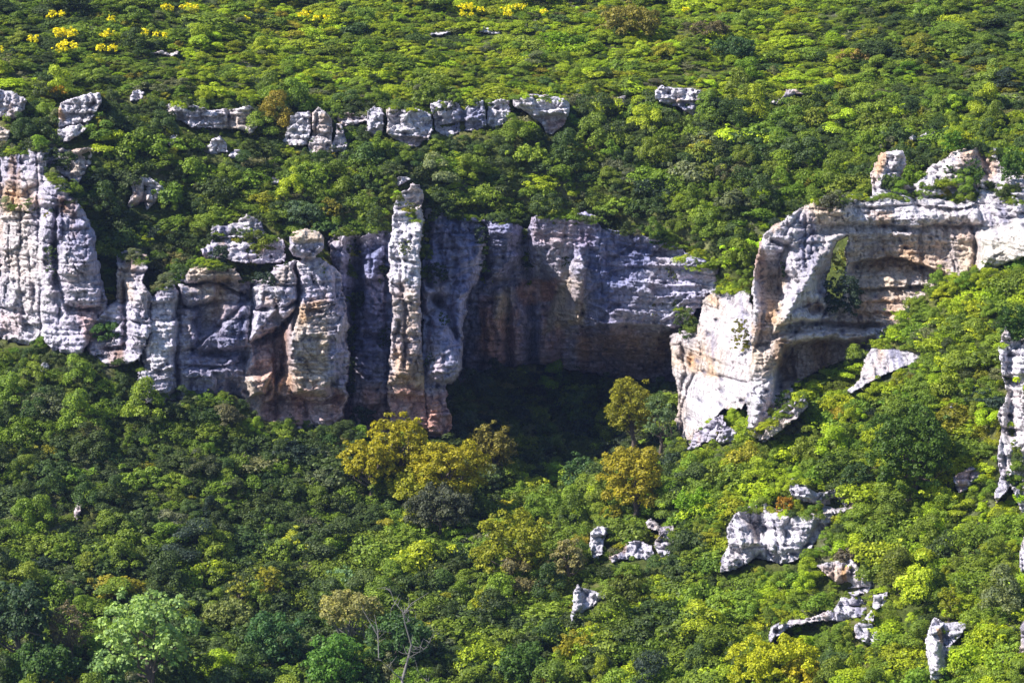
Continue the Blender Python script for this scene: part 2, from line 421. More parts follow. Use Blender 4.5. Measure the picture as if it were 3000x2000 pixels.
# ---- left cliff
LC = empty_at('limestone_cliff', 120, 800, 334, 'pale fluted limestone cliff at the left edge, with a brown-capped column', 'cliff')
b = plane([(-80,800,337),(0,780,334.5),(90,800,330.5),(180,820,326.5),(250,780,330),(0,560,337),(120,560,331.5),(200,600,328),(240,600,332),(0,350,341),(100,350,337),(150,400,333),(-80,350,344)])
relief('cliff_wall', [(-120,340),(-60,350),(0,352),(22,338),(60,333),(104,332),(106,392),(150,402),(178,450),(188,470),(212,510),(222,560),(236,640),(252,700),(238,765),(198,800),(190,818),(128,820),(96,776),(60,800),(0,780),(-120,780)], b,
  feats=[('c',[(2,400),(-4,520),(2,700)],5,-1.0),('r',[(0,345),(60,338),(100,338),(95,420),(50,450),(10,420)],1.8,22),
    ('p',[(0,500),(42,470),(45,745),(0,715)],1.2,8),('p',[(47,480),(85,440),(92,560),(90,770),(47,700)],1.0,7),
    ('r',[(85,400),(150,402),(165,440),(140,470),(142,540),(122,560),(88,560)],3.0,24),
    ('p',[(88,560),(122,560),(128,640),(150,700),(232,720),(190,810),(120,812),(92,760)],2.0,14),
    ('r',[(133,450),(180,450),(212,520),(236,640),(230,705),(150,700),(128,620)],2.6,20),
    ('l',[(150,700),(190,706),(236,700)],3.2,40),('c',[(88,480),(90,600),(92,760)],4,-1.2),('c',[(130,480),(124,560),(128,660)],6,-1.8),
    ('l',[(-10,704),(45,706)],2.2,34),('l',[(45,740),(96,745)],2.0,30),('c',[(0,505),(85,500)],3,-.7),('c',[(0,610),(85,618)],3,-.6),
    ('l',[(86,470),(150,476)],1.0,30),('l',[(95,598),(122,600)],1.2,25)],
  cols=[([(130,448),(182,448),(176,490),(136,486)],C_BROWN,.75,14),([(0,720),(48,720),(48,770),(0,770)],C_PINK,.5,16),
    ([(178,706),(236,704),(236,770),(200,800)],C_PINK,.45,18),([(0,430),(90,440),(90,470),(0,480)],C_OCH,.4,16),([(0,500),(90,480),(120,800),(0,780)],C_WHITE,.45,30),
    ([(150,500),(235,520),(250,700),(160,600)],C_SHADE,.35,25)],
  T_fn=Tt(), seed=3, r=16, parent=LC)
relief('cliff_shelf', [(92,338),(140,336),(250,338),(225,360),(200,400),(180,430),(152,410),(108,392)], plane([(92,340,342),(250,340,343),(180,430,339)]),
  feats=[('c',[(120,350),(180,360),(230,350)],7,-.8)], T_fn=Tt(), seed=5, r=10, parent=LC, block=.9)

# ---- small spur with a hanging bush
SP = empty_at('limestone_spur', 290, 800, 331, 'broken limestone spur with a bush in its hollow, right of the left cliff', 'cliff')
b = plane([(200,800,328),(250,840,326),(330,800,324.5),(270,690,329),(300,590,332),(345,660,327.5)])
relief('cliff_wall', [(268,578),(300,570),(340,585),(342,620),(330,645),(352,680),(350,760),(335,800),(322,830),(262,850),(232,838),(200,806),(196,760),(232,715),(262,690),(264,640)], b,
  feats=[('r',[(290,640),(340,655),(345,790),(300,800),(290,720)],2.2,20),('c',[(283,650),(290,720),(286,800)],5,-1.8),
   ('g',238,765,26,26,-3.0),('l',[(235,795),(290,790)],2.6,40),('l',[(288,730),(330,740)],1.4,26),('c',[(270,620),(335,628)],4,-.8)],
  cols=[([(235,800),(290,795),(280,850),(250,845)],C_BROWN,.7,16),([(276,650),(290,650),(290,700),(278,700)],C_OCH,.6,10),([(262,600),(300,600),(310,700),(270,690)],C_WARM,.7,16)], T_fn=Tt(), seed=8, r=12, parent=SP)

# ---- main cliff
MC = empty_at('limestone_cliff', 700, 970, 330, 'great central limestone cliff with pillars, a balanced rock and the dark cave', 'cliff')
b = plane([(315,880,325),(330,925,325),(450,925,326),(560,940,328),(600,975,329),(700,985,328),(790,960,330),(345,680,330),(430,620,331),(560,640,334),(660,590,334),(790,620,335),(560,800,328.5),(690,800,329),(790,800,332)])
relief('buttress', [(345,682),(372,655),(398,636),(425,632),(428,612),(480,604),(540,610),(556,640),(612,640),(628,606),(662,598),(700,590),(742,592),(760,610),(790,640),(800,760),(800,900),(792,960),(760,985),(700,992),(640,972),(596,968),(570,940),(540,908),(470,916),(430,926),(330,926),(316,880),(322,850),(330,780),(342,740)], b,
  feats=[('r',[(338,690),(372,650),(404,650),(412,700),(408,790),(398,850),(345,850),(330,800)],3.2,20),
    ('r',[(318,846),(398,838),(402,922),(330,926),(314,880)],3.0,22),('r',[(404,840),(470,846),(500,870),(490,912),(410,922)],1.8,16),('p',[(440,900),(520,850),(560,930),(430,930)],-.9,14),
    ('r',[(424,610),(545,604),(556,640),(428,648)],3.4,11),('l',[(415,648),(500,650),(575,676)],3.0,14),('c',[(428,626),(550,624)],2.5,-.8),
    ('r',[(410,652),(495,652),(508,676),(480,698),(418,700)],3.0,16),('l',[(410,698),(470,700),(505,688)],2.4,16),
    ('r',[(418,700),(455,706),(450,800),(412,812)],1.6,12),
    ('r',[(505,700),(572,690),(578,798),(500,806)],2.4,16),('c',[(500,752),(540,716),(578,680)],5,-1.4),('l',[(505,735),(572,728)],1.3,10),('l',[(502,768),(575,762)],1.3,12),
    ('c',[(412,652),(409,720),(404,800),(402,920)],4,-1.4),('c',[(574,650),(573,780),(560,860)],4,-1.0),
    ('g',470,742,26,16,-2.2),('g',486,811,40,8,-4.2),('g',428,760,10,26,-1.4),('l',[(335,846),(400,846),(560,830)],1.6,14),
    ('g',450,885,26,16,-1.6),('g',540,885,22,22,-1.6),
    ('r',[(575,655),(625,645),(682,650),(684,692),(650,712),(580,712)],4.0,16),('l',[(578,712),(684,700)],1.2,10),
    ('r',[(575,712),(684,704),(655,745),(600,775),(574,782)],3.6,14),
    ('p',[(640,715),(655,745),(628,770),(628,850),(600,870),(575,780)],-1.8,9),
    ('l',[(575,782),(625,762),(684,706)],4.0,26),
    ('g',560,822,16,26,-3.4),('g',590,855,8,12,-2.0),
    ('r',[(562,868),(628,852),(604,904),(566,912)],3.6,10),('l',[(562,912),(604,904),(632,880)],2.0,20),
    ('p',[(626,766),(650,752),(652,860),(630,885)],-3.6,7),
    ('r',[(618,610),(672,600),(684,640),(680,654),(618,648)],3.2,11),('c',[(572,653),(684,656)],3,-1.6),
    ('r',[(684,600),(745,592),(770,640),(772,700),(686,712)],3.2,20),('l',[(686,704),(740,712),(772,690)],1.2,12),
    ('r',[(680,706),(770,696),(790,720),(786,860),(750,908),(672,908),(658,860),(655,760)],3.6,20),
    ('c',[(684,600),(685,680),(676,760)],4,-2.2),('c',[(720,640),(748,690)],5,-.8),
    ('l',[(600,925),(670,908),(720,918),(792,902)],4.2,50),('c',[(690,780),(760,775)],2.5,-.5),('c',[(680,845),(780,850)],2.5,-.6),
    ('c',[(632,885),(636,960)],5,-1.6),('c',[(706,920),(700,985)],5,-1.3),('r',[(640,930),(690,925),(690,985),(640,975)],1.0,14)],
  cols=[([(600,760),(655,745),(665,860),(790,900),(780,990),(600,975),(590,880)],C_PINK,.72,26),
    ([(655,700),(770,690),(740,890),(680,900)],C_WARM,.85,26),([(700,690),(740,690),(720,740),(690,740)],C_OCH,.75,14),
    ([(640,740),(660,740),(672,850),(650,870)],C_BROWN,.75,10),([(632,860),(670,860),(670,910),(640,900)],C_OCH,.6,14),
    ([(430,760),(560,740),(560,920),(440,915)],C_DARK,.45,40),([(420,680),(560,690),(560,820),(430,830)],C_SHADE,.4,40),
    ([(430,612),(545,612),(545,640),(430,640)],C_WARM,.7,14),([(625,615),(680,610),(680,655),(625,650)],C_WARM,.6,14),
    ([(750,640),(795,640),(795,900),(750,880)],C_SHADE,.4,20),([(345,690),(400,690),(395,860),(335,860)],C_WHITE,.75,22)],
  T_fn=Tt(), seed=21, r=12, parent=MC, block=.62, strata=.7, warp=11)
relief('balanced_rock', [(664,545),(672,530),(700,524),(735,530),(746,545),(744,572),(728,590),(738,606),(742,640),(690,645),(684,610),(690,596),(672,590),(662,572)],
  plane([(660,530,331),(750,530,331),(690,640,331.5),(745,640,332)]),
  feats=[('r',[(662,540),(700,524),(748,540),(745,574),(725,592),(690,594),(664,574)],2.4,22),('l',[(664,592),(745,592)],1.6,26),('c',[(664,556),(748,553)],3,-.5)],
  cols=[([(668,528),(745,528),(745,556),(668,556)],C_WARM,.8,10),([(680,560),(735,560),(730,590),(680,590)],C_SHADE,.5,14)], T=9, seed=31, r=14, parent=MC, block=.3, warp=3)  # blue below the cap is painted shade
relief('crag', [(482,520),(540,510),(560,490),(600,508),(612,540),(660,545),(660,600),(600,610),(560,608),(520,600),(470,600),(455,572),(480,560)],
  plane([(480,520,338),(660,540,338),(560,610,335)]), feats=[('l',[(480,548),(540,545),(612,548)],1.4,20),('r',[(455,560),(500,560),(500,595),(460,590)],1.5,12)], T_fn=Tt(), seed=37, r=10, parent=MC)
b = plane([(745,540,341),(890,520,342),(790,700,341),(890,700,341),(800,880,339),(890,980,337),(780,990,335),(900,1010,335)])
relief('gully_wall', [(748,555),(770,530),(795,520),(830,540),(870,520),(905,530),(910,700),(910,1000),(860,1000),(800,980),(770,990),(760,900),(770,700),(760,600)], b,
  feats=[('r',[(752,560),(795,525),(800,600),(790,720),(775,640)],2.5,20),('c',[(820,560),(815,700),(800,820),(795,960)],13,-3.5),('r',[(828,600),(885,560),(885,780),(840,760)],2.0,22),
    ('r',[(835,780),(890,780),(890,980),(820,980)],1.6,24),('l',[(820,640),(890,645)],1.5,24),('l',[(828,760),(890,770)],1.6,30)],
  cols=[([(790,890),(900,890),(900,1010),(780,1010)],C_PINK,.75,40),([(760,560),(900,560),(900,880),(780,880)],C_SHADE,.7,30)], T_fn=Tt(), seed=41, r=10, parent=MC, warm=.25, bcol=np.array([.44, .42, .58]), block=.7)  # blue patch darkens the gully, shade put into the rock colour
b = plane([(890,440,339),(975,440,340),(893,650,333),(975,650,334),(890,880,331),(1050,880,331),(900,990,331),(1040,1000,333),(1065,860,333)])
relief('pillar', [(905,445),(930,432),(945,412),(962,420),(976,440),(974,520),(968,600),(970,660),(968,760),(978,850),(985,960),(1000,1006),(960,985),(893,975),(888,900),(893,820),(898,700),(890,640),(893,540),(900,490)], b,
  feats=[('r',[(893,480),(972,470),(968,650),(968,790),(940,870),(900,860),(893,700)],2.6,12),('r',[(915,540),(972,520),(970,700),(925,690)],1.2,8),('l',[(893,590),(968,600)],1.4,14),('l',[(893,760),(968,772)],1.2,16),('c',[(925,650),(930,740),(928,840)],5,-1.4),
    ('p',[(893,440),(978,430),(976,520),(893,530)],-1.6,26),('c',[(895,680),(968,690)],3,-.7),('c',[(905,500),(935,560),(930,600)],6,-.8),
    ('l',[(885,905),(990,912)],2.0,40),('c',[(912,740),(905,860)],6,-1.6),('l',[(893,648),(930,652)],1.3,30),('c',[(893,480),(960,472)],5,-1)],
  cols=[([(893,430),(978,430),(965,650),(893,660)],C_WHITE,.85,20),([(920,720),(965,700),(985,900),(905,920)],C_OCH,.5,24),([(890,890),(1000,890),(1000,1006),(890,990)],C_PINK,.85,24),
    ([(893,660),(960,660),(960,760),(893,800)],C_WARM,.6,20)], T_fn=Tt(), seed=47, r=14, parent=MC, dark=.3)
b = plane([(965,480,349),(1090,500,350),(970,700,342),(1060,700,343),(1110,640,348),(980,880,332),(1060,860,335),(980,1000,333),(1040,980,335)])
relief('bulging_wall', [(975,470),(1010,478),(1060,490),(1095,500),(1120,520),(1118,600),(1095,650),(1072,690),(1066,760),(1066,840),(1050,870),(1030,885),(1032,930),(1044,975),(1020,1008),(985,1004),(972,960),(966,860),(966,700),(970,600)], b,
  feats=[('r',[(985,720),(1030,740),(1062,800),(1058,860),(1020,885),(980,860)],4.2,34),('c',[(1000,690),(1030,720),(1050,770)],9,-2.6),
    ('r',[(972,650),(1002,670),(1000,710),(975,720)],2.4,16),('r',[(1050,560),(1110,560),(1090,650),(1062,700),(1060,830),(1035,700)],2.2,26),
    ('c',[(985,500),(980,600),(985,650)],8,-2.2),('l',[(975,890),(1040,886)],2.4,44),('r',[(985,930),(1015,925),(1015,1000),(985,990)],1.6,12),('c',[(968,900),(972,960)],7,-2.5),
    ('g',1003,695,12,12,-3.0),('c',[(1005,560),(1020,640)],8,-1.2)],
  cols=[([(970,905),(1044,900),(1044,1010),(970,1010)],C_PINK,.9,20),([(975,700),(1060,700),(1060,880),(975,880)],C_SHADE,.35,30),([(980,480),(1110,500),(1080,680),(980,660)],C_SHADE,.75,30),  # blue patches paint the wall's shade into its colour
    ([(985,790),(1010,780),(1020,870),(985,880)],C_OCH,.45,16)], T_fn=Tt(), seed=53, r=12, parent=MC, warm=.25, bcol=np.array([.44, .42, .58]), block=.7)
# cave wall: sheer on the upper right, sliding back into the cave roof lower down
b = plane([(1080,500,350),(1200,500,349),(1300,500,347.5),(1400,510,346.5),(1550,560,345),(1650,600,343),(1100,600,353),(1220,620,354),(1300,640,351),(1400,680,347.5),(1550,700,345.5),(1640,690,343.5),
  (1080,760,360),(1200,760,361),(1300,750,358),(1400,752,349),(1540,755,346),(1100,840,366),(1250,830,368),(1400,800,362),(1540,790,357),(1400,860,371),(1550,860,366),(1060,900,368)])
relief('cave_wall', [(1060,500),(1100,500),(1150,492),(1180,505),(1215,520),(1222,497),(1262,490),(1300,494),(1340,486),(1370,495),(1386,520),(1440,530),(1500,545),(1560,560),(1600,590),(1650,600),(1652,650),(1648,690),(1600,720),(1570,750),(1566,800),(1570,880),(1500,880),(1400,870),(1300,850),(1220,836),(1150,850),(1100,870),(1050,900),(1040,800),(1050,640)], b,
  feats=[('r',[(1120,510),(1180,510),(1195,600),(1170,640),(1120,640)],3.0,30),('l',[(1118,640),(1200,640)],2.8,40),('c',[(1108,520),(1105,640)],9,-3),('c',[(1205,520),(1215,640)],11,-3),
    ('r',[(1220,500),(1380,495),(1400,640),(1330,700),(1260,640),(1230,600)],1.6,30),('g',1230,680,48,40,-5.0),('l',[(1190,655),(1230,640),(1275,655)],2.4,40),('c',[(1300,600),(1310,700)],12,-1.2),
    ('r',[(1320,560),(1350,560),(1335,745),(1290,750),(1300,660)],1.8,18),('c',[(1255,680),(1262,760)],10,-1.6),('r',[(1130,660),(1180,650),(1190,740),(1150,790),(1130,740)],1.7,22),
    ('l',[(1330,752),(1400,742),(1480,744),(1560,752)],3.2,60),('l',[(1400,560),(1500,572),(1580,580)],1.1,22),('l',[(1380,625),(1480,610),(1640,620)],1.0,24),('l',[(1480,660),(1640,655)],1.0,20),
    ('r',[(1500,590),(1620,590),(1650,640),(1560,640)],1.4,16),('l',[(1350,690),(1640,700)],.7,18),('r',[(1110,700),(1150,690),(1160,850),(1110,860)],2.0,14),('r',[(1175,700),(1205,690),(1215,830),(1180,840)],1.8,12),('r',[(1238,720),(1290,740),(1290,830),(1235,835)],1.8,14),('c',[(1165,660),(1168,850)],7,-2.5),('c',[(1222,700),(1225,840)],7,-2.2)],
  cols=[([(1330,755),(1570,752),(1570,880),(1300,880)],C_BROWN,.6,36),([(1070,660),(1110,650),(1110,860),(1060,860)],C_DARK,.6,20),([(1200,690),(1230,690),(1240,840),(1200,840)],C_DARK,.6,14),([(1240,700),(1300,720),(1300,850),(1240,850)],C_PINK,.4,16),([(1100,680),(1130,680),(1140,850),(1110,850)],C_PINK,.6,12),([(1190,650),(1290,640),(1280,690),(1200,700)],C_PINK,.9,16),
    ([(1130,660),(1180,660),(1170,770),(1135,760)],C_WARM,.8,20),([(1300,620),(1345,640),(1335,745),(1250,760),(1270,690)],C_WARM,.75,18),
    ([(1330,520),(1500,560),(1470,720),(1360,720)],C_SHADE,.95,40),([(1100,500),(1220,500),(1220,640),(1100,700)],C_SHADE,.6,40),([(1400,540),(1500,560),(1440,620),(1390,600)],C_DARK,.4,30),  # blue paints the shadow lying across the wall
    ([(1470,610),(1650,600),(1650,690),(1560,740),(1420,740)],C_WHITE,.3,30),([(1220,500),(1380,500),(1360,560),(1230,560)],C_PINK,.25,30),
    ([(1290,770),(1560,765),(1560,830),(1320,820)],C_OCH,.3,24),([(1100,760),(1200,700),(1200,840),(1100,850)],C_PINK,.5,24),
    ([(1060,620),(1110,620),(1100,760),(1060,760)],C_SHADE,.5,20)],
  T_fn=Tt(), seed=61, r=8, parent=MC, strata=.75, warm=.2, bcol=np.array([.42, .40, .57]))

# ---- white slab between cave and arch
WS = empty_at('limestone_slab', 1640, 1000, 322, 'bright white streaked rock slab between the cave mouth and the arch rock', 'cliff')
b = plane([(1540,770,343),(1560,900,340),(1560,1020,336),(1620,680,340),(1640,850,331),(1720,680,332),(1720,880,322),(1640,960,326),(1600,1020,331)])
relief('slab_face', [(1610,690),(1640,668),(1680,664),(1724,668),(1732,760),(1730,860),(1722,920),(1705,945),(1660,945),(1640,975),(1600,1000),(1580,1040),(1562,1020),(1546,985),(1556,940),(1556,890),(1540,850),(1536,800),(1538,765),(1572,755),(1600,740)], b,
  feats=[('r',[(1536,800),(1560,790),(1575,850),(1560,930),(1548,900)],1.5,12),('c',[(1560,820),(1600,850),(1720,880)],3,-.9),('c',[(1596,862),(1570,930),(1560,1000)],4,-1.2),('g',1590,825,8,18,-1.8),
   ('c',[(1560,790),(1590,830)],4,-1)],
  cols=[([(1580,820),(1595,815),(1598,850),(1585,850)],C_OCH,.7,8),([(1590,860),(1720,880),(1620,1000),(1560,1020)],C_WHITE,.6,20)],
  T_fn=Tt(), seed=71, r=12, parent=WS, block=.3, strata=.3, fiss=.5, dark=.9, bcol=np.array([.46,.44,.55]), bed=.3)
relief('slab_foot', [(1572,1040),(1590,1000),(1630,965),(1665,950),(1672,985),(1640,1010),(1600,1030)], plane([(1572,1040,323),(1665,950,322),(1600,1000,323)]), T_fn=Tt(), seed=73, r=10, parent=WS)

# ---- arch rock
AR = empty_at('arch_rock', 1800, 1000, 312, 'tan and white natural arch rock with a slot of daylight and layered roof', 'cliff')
b = plane([(1720,1000,309),(1850,1000,307),(1720,800,313),(1730,600,318),(1790,500,321),(1900,450,325),(1800,700,314),(1900,800,315),(1990,780,317),(2000,600,323),(2150,640,320),(2240,600,319),(2352,560,315),(2010,360,332),(2150,420,327),(2300,340,331),(2420,400,327),(2420,600,313),(2100,500,324)])
relief('arch', [(1716,985),(1712,930),(1718,880),(1726,820),(1724,740),(1728,690),(1730,640),(1738,590),(1752,545),(1775,515),(1800,496),(1845,472),(1880,456),(1930,444),(2000,450),(2004,385),(2022,352),(2060,345),(2080,352),(2084,380),(2068,410),(2090,425),(2112,405),(2140,372),(2172,362),(2200,340),(2240,338),(2290,336),(2300,380),(2352,400),(2440,395),(2440,590),(2352,592),(2290,622),(2252,632),(2200,640),(2160,655),(2120,690),(2080,742),(2030,775),(2010,800),(1950,832),(1890,850),(1850,872),(1820,888),(1840,905),(1850,930),(1820,960),(1782,975),(1765,1018),(1735,1010)],
  b, hole=[[(1912,575),(1925,556),(1945,545),(1944,580),(1940,620),(1936,662),(1930,690),(1908,690),(1900,640),(1908,615)]],
  feats=[('r',[(1740,500),(1840,472),(1900,455),(1960,460),(1955,510),(1890,522),(1830,560),(1780,590),(1738,590)],2.6,26),
    ('r',[(1920,450),(2100,450),(2250,470),(2260,512),(2100,520),(1950,512),(1910,490)],2.4,20),('l',[(1890,524),(1960,514),(2100,520),(2262,514)],1.1,16),
    ('r',[(1810,560),(1880,535),(1925,540),(1900,600),(1880,660),(1905,700),(1880,740),(1800,760),(1770,770),(1800,700),(1830,650),(1800,620)],3.6,26),
    ('g',1775,650,30,56,-5.5),('g',1870,708,28,14,-4.2),('c',[(1925,548),(1885,600),(1850,650),(1815,700),(1785,745)],16,2.6),('g',1895,640,14,34,-2.0),('r',[(1722,600),(1745,600),(1750,700),(1742,790),(1722,820)],2.6,14),
    ('p',[(1950,545),(2240,560),(2250,630),(2110,700),(1990,760),(1940,700)],-1.2,26),('l',[(1950,600),(2050,585),(2140,615),(2190,640)],4.2,70),
    ('l',[(1960,665),(2080,656),(2170,660)],2.2,26),('l',[(1975,712),(2060,716),(2120,700)],1.2,20),('c',[(1790,752),(1850,742),(1920,746),(2020,748)],6,-3.2),
    ('r',[(1760,790),(1800,768),(1880,760),(2010,756),(2010,775),(1900,780),(1830,788),(1790,830)],2.0,12),
    ('r',[(1722,800),(1790,790),(1800,830),(1780,890),(1760,960),(1740,1005),(1718,980),(1716,880)],3.0,28),
    ('p',[(1800,800),(1880,785),(2010,785),(1900,870),(1780,900),(1780,860)],-4.5,14),('p',[(1780,880),(1820,800),(1830,870)],-2.6,12),
    ('r',[(2240,540),(2352,500),(2440,520),(2440,600),(2352,600),(2250,632)],3.4,34),('c',[(2235,520),(2242,620)],6,-1.6),
    ('r',[(2150,400),(2200,350),(2240,345),(2230,420),(2170,440)],2.2,20),('r',[(2100,440),(2140,400),(2180,450)],1.8,14),('r',[(2006,380),(2030,352),(2078,348),(2060,385),(2020,430)],1.5,14),
    ('c',[(2090,440),(2110,470)],8,-1.6),('c',[(2260,350),(2270,420),(2300,470)],12,-2.2),('l',[(2100,470),(2200,478),(2260,470)],1.8,20),
    ('c',[(1850,470),(1800,540)],5,-1.2),('c',[(1748,545),(1830,575)],7,-1.6),('b',2310,460,45,40,2.0)],
  cols=[([(1960,540),(2240,550),(2240,640),(2100,730),(1960,760),(1940,640)],C_WARM,.85,20),([(1990,560),(2160,560),(2190,630),(2000,620)],C_OCH,.65,24),([(1780,780),(2010,775),(1890,880),(1790,895)],np.array([.40,.28,.20]),.85,16),
    ([(1745,620),(1800,620),(1800,760),(1745,770)],C_WARM,.8,24),([(1750,680),(1790,690),(1780,745),(1752,745)],C_OCH,.6,14),([(1850,690),(1890,695),(1890,725),(1855,725)],C_BROWN,.75,10),
    ([(1960,680),(2080,680),(2060,740),(1970,740)],np.array([.62,.42,.3]),.8,16),([(1870,560),(1915,560),(1900,640),(1875,640)],np.array([.40,.33,.30]),.6,16),
    ([(2006,350),(2040,350),(2020,420),(2004,430)],C_OCH,.6,12),([(2120,520),(2240,520),(2230,550),(2120,545)],C_OCH,.45,14),([(2250,520),(2440,500),(2440,610),(2250,630)],np.array([.66,.60,.54]),.8,18),
    ([(1880,740),(1970,690),(1980,770),(1900,770)],C_BROWN,.4,20),([(1722,880),(1780,860),(1770,1000),(1722,1000)],C_WHITE,.6,20)],
  T=7, seed=83, r=16, parent=AR, warm=.5, bcol=np.array([.60,.55,.58]))
relief('foot_crag', [(1742,1015),(1770,960),(1800,935),(1845,905),(1862,925),(1835,960),(1800,985),(1765,1015)], plane([(1742,1015,303),(1862,905,303),(1800,960,303)]), T_fn=Tt(), seed=85, r=10, parent=AR)

# ---- outcrops: (name, label, outline, lift, feats, cols, kw)
def outcrop(name, label, outline, lean=0.0, feats=(), cols=(), group=None, cat='rock', off=.6, **kw):
    cx = sum(p[0] for p in outline) / len(outline); cy_ = sum(p[1] for p in outline) / len(outline); gs = 1.13 if (cy_ > 1050 and 1200 < cx < 2280) else 1.05
    if cx < 2280: outline = [(cx + (a - cx) * gs, cy_ + (b - cy_) * gs) for a, b in outline]
    yb = max(p[1] for p in outline); yt = min(p[1] for p in outline)
    dB = float(terr_d(np.array([cx]), np.array([yb]))[0]) - off
    hgt = (yb - yt) / 18.0
    dT = dB + lean * hgt
    lean = max(lean, .75 if (yb > 1050 and cx > 1200) else .3); off = off + (1.0 if yb > 1050 else .5)
    dT = dB + lean * hgt
    base = lambda px, py: dB + (dT - dB) * (yb - py) / max(yb - yt, 1)
    kw.setdefault('r', max(4, min(10, (yb - yt) * .2))); kw.setdefault('warp', 6.0); kw.setdefault('block', .75); kw.setdefault('bcol', np.array([.60, .56, .63]))
    o = relief(name, outline, base, feats, cols, T_fn=Tt(2.0, 2.0, 30), seed=int(cx * 3 + yb) % 997, **kw)
    tag(o, label, cat, group); return o

outcrop('rock_outcrop','pale rounded rock cut by the left edge of the picture, high on the slope',[(-60,215),(0,205),(30,212),(62,228),(58,252),(30,275),(0,272),(-60,270)])
outcrop('rock_outcrop','flattish grey rock at the left edge, just under the pale rounded one',[(-40,288),(0,285),(28,300),(20,330),(-40,330)],off=.3)
outcrop('rock_stack','stacked grey rock of three slabs, leaning, above the left cliff',[(136,238),(160,228),(196,216),(228,212),(234,232),(222,262),(206,280),(205,296),(180,314),(150,328),(133,322),(134,290),(132,262)],
  feats=[('l',[(132,262),(232,256)],1.6,14),('l',[(132,292),(210,278)],1.6,14),('c',[(182,300),(190,270)],4,-1.2)],cols=[([(132,255),(150,258),(150,270),(132,275)],C_OCH,.9,6)])
outcrop('boulder','small white boulder alone between the stacked rock and the long ledge',[(294,222),(300,206),(322,203),(334,212),(328,228),(308,232),(293,237)],block=.3)
outcrop('rock_ledge','long white ledge of undercut limestone left of the columns',[(380,240),(420,236),(450,240),(478,252),(540,248),(572,240),(586,254),(587,290),(572,312),(545,300),(520,296),(480,296),(440,294),(420,280),(382,272)],
  feats=[('l',[(425,268),(520,266)],1.8,20),('c',[(525,250),(525,300)],5,-1),('r',[(382,238),(450,240),(440,270),(385,268)],1.2,10)])
outcrop('boulder','rough grey boulder directly below the long ledge',[(462,345),(478,330),(482,314),(505,312),(522,325),(524,352),(500,356),(470,356)])
outcrop('boulder','low flat grey boulder right of the rough boulder under the long ledge',[(524,352),(540,340),(560,340),(563,352),(545,362),(526,364)],off=.2)
outcrop('boulder','small knobbly rock under the left end of the long ledge',[(376,330),(390,310),(408,306),(414,322),(406,336),(388,338)],off=.3)
outcrop('rock_slab','flat white slab lying high on the upper left slope',[(340,124),(345,116),(372,114),(388,118),(408,115),(411,128),(390,130),(360,127)],block=.2,off=.2)
outcrop('rock_column','white square rock block, leftmost of the standing columns',[(664,262),(690,256),(716,258),(716,300),(706,336),(680,335),(648,333),(655,305)],group=None,cols=[([(655,260),(716,260),(706,335),(650,333)],C_WHITE,.8,10)],feats=[('l',[(655,300),(712,303)],.6,12)])
outcrop('rock_column','tall brown and cream pointed column, second of the standing columns',[(716,262),(732,246),(750,256),(764,275),(764,330),(760,352),(708,352),(705,325),(716,300)],cols=[([(716,250),(765,260),(765,310),(715,300)],np.array([.45,.34,.26]),.8,10)],feats=[('l',[(708,302),(764,305)],.9,16)])
outcrop('rock_column','slender cream column, third and smallest of the standing columns',[(768,284),(782,280),(792,300),(800,330),(794,354),(762,354),(758,340),(766,315)],cols=[([(766,284),(784,282),(790,310),(768,310)],C_OCH,.7,8)])
outcrop('rock_wall','low grey rock half hidden by bushes behind the slender column',[(770,262),(800,256),(842,262),(846,280),(820,290),(790,290),(772,280)],off=-.5)
outcrop('rock_outcrop','narrow knobbly grey crag just left of the big overhanging block',[(842,256),(860,243),(876,248),(884,262),(884,300),(876,315),(850,318),(838,300),(842,280)])
outcrop('rock_block','big white overhanging block with dark underside, centre of the rock band',[(888,252),(900,243),(930,246),(960,252),(990,262),(996,300),(985,325),(955,340),(930,335),(905,318),(890,305)],
  feats=[('g',985,280,14,26,-1.6),('l',[(905,312),(990,316)],2.4,26)],cols=[([(888,255),(950,255),(950,310),(890,300)],C_WHITE,.8,14),([(920,320),(990,310),(985,338),(930,340)],C_PINK,.4,10)])
outcrop('rock_wall','shaded grey rock wall with shrubs along its top, right of the big block',[(985,240),(1010,230),(1050,232),(1062,250),(1085,232),(1112,228),(1116,290),(1090,300),(1060,305),(1030,318),(1000,300),(996,270)],
  feats=[('c',[(1065,240),(1060,300)],8,-2),('l',[(1000,285),(1110,275)],1.4,22)],cols=[([(1040,250),(1114,240),(1114,300),(1040,300)],C_SHADE,.6,14)],off=-.6)  # the wall's shade is painted on as blue
outcrop('rock_block','grey rounded block in the rock band, between shaded wall and tapering block',[(1118,234),(1150,226),(1170,232),(1174,262),(1160,285),(1135,296),(1118,290)],off=-.3)
outcrop('rock_block','broad pale block tapering downward like a boat hull, right end of the rock band',[(1180,222),(1215,215),(1250,217),(1290,222),(1308,232),(1308,268),(1295,292),(1268,308),(1250,305),(1235,280),(1210,258),(1185,250)],
  feats=[('r',[(1180,220),(1306,225),(1306,265),(1230,268)],1.8,16),('l',[(1215,262),(1260,268),(1306,266)],1.6,30)],cols=[([(1255,275),(1306,270),(1290,305),(1255,305)],C_PINK,.5,10),([(1185,225),(1280,225),(1260,262),(1200,255)],C_WHITE,.8,12)])
outcrop('boulder','small pale pointed rock in bushes between the two big blocks of the upper slope',[(1406,248),(1418,222),(1438,214),(1444,230),(1430,250),(1415,256)],off=.2)
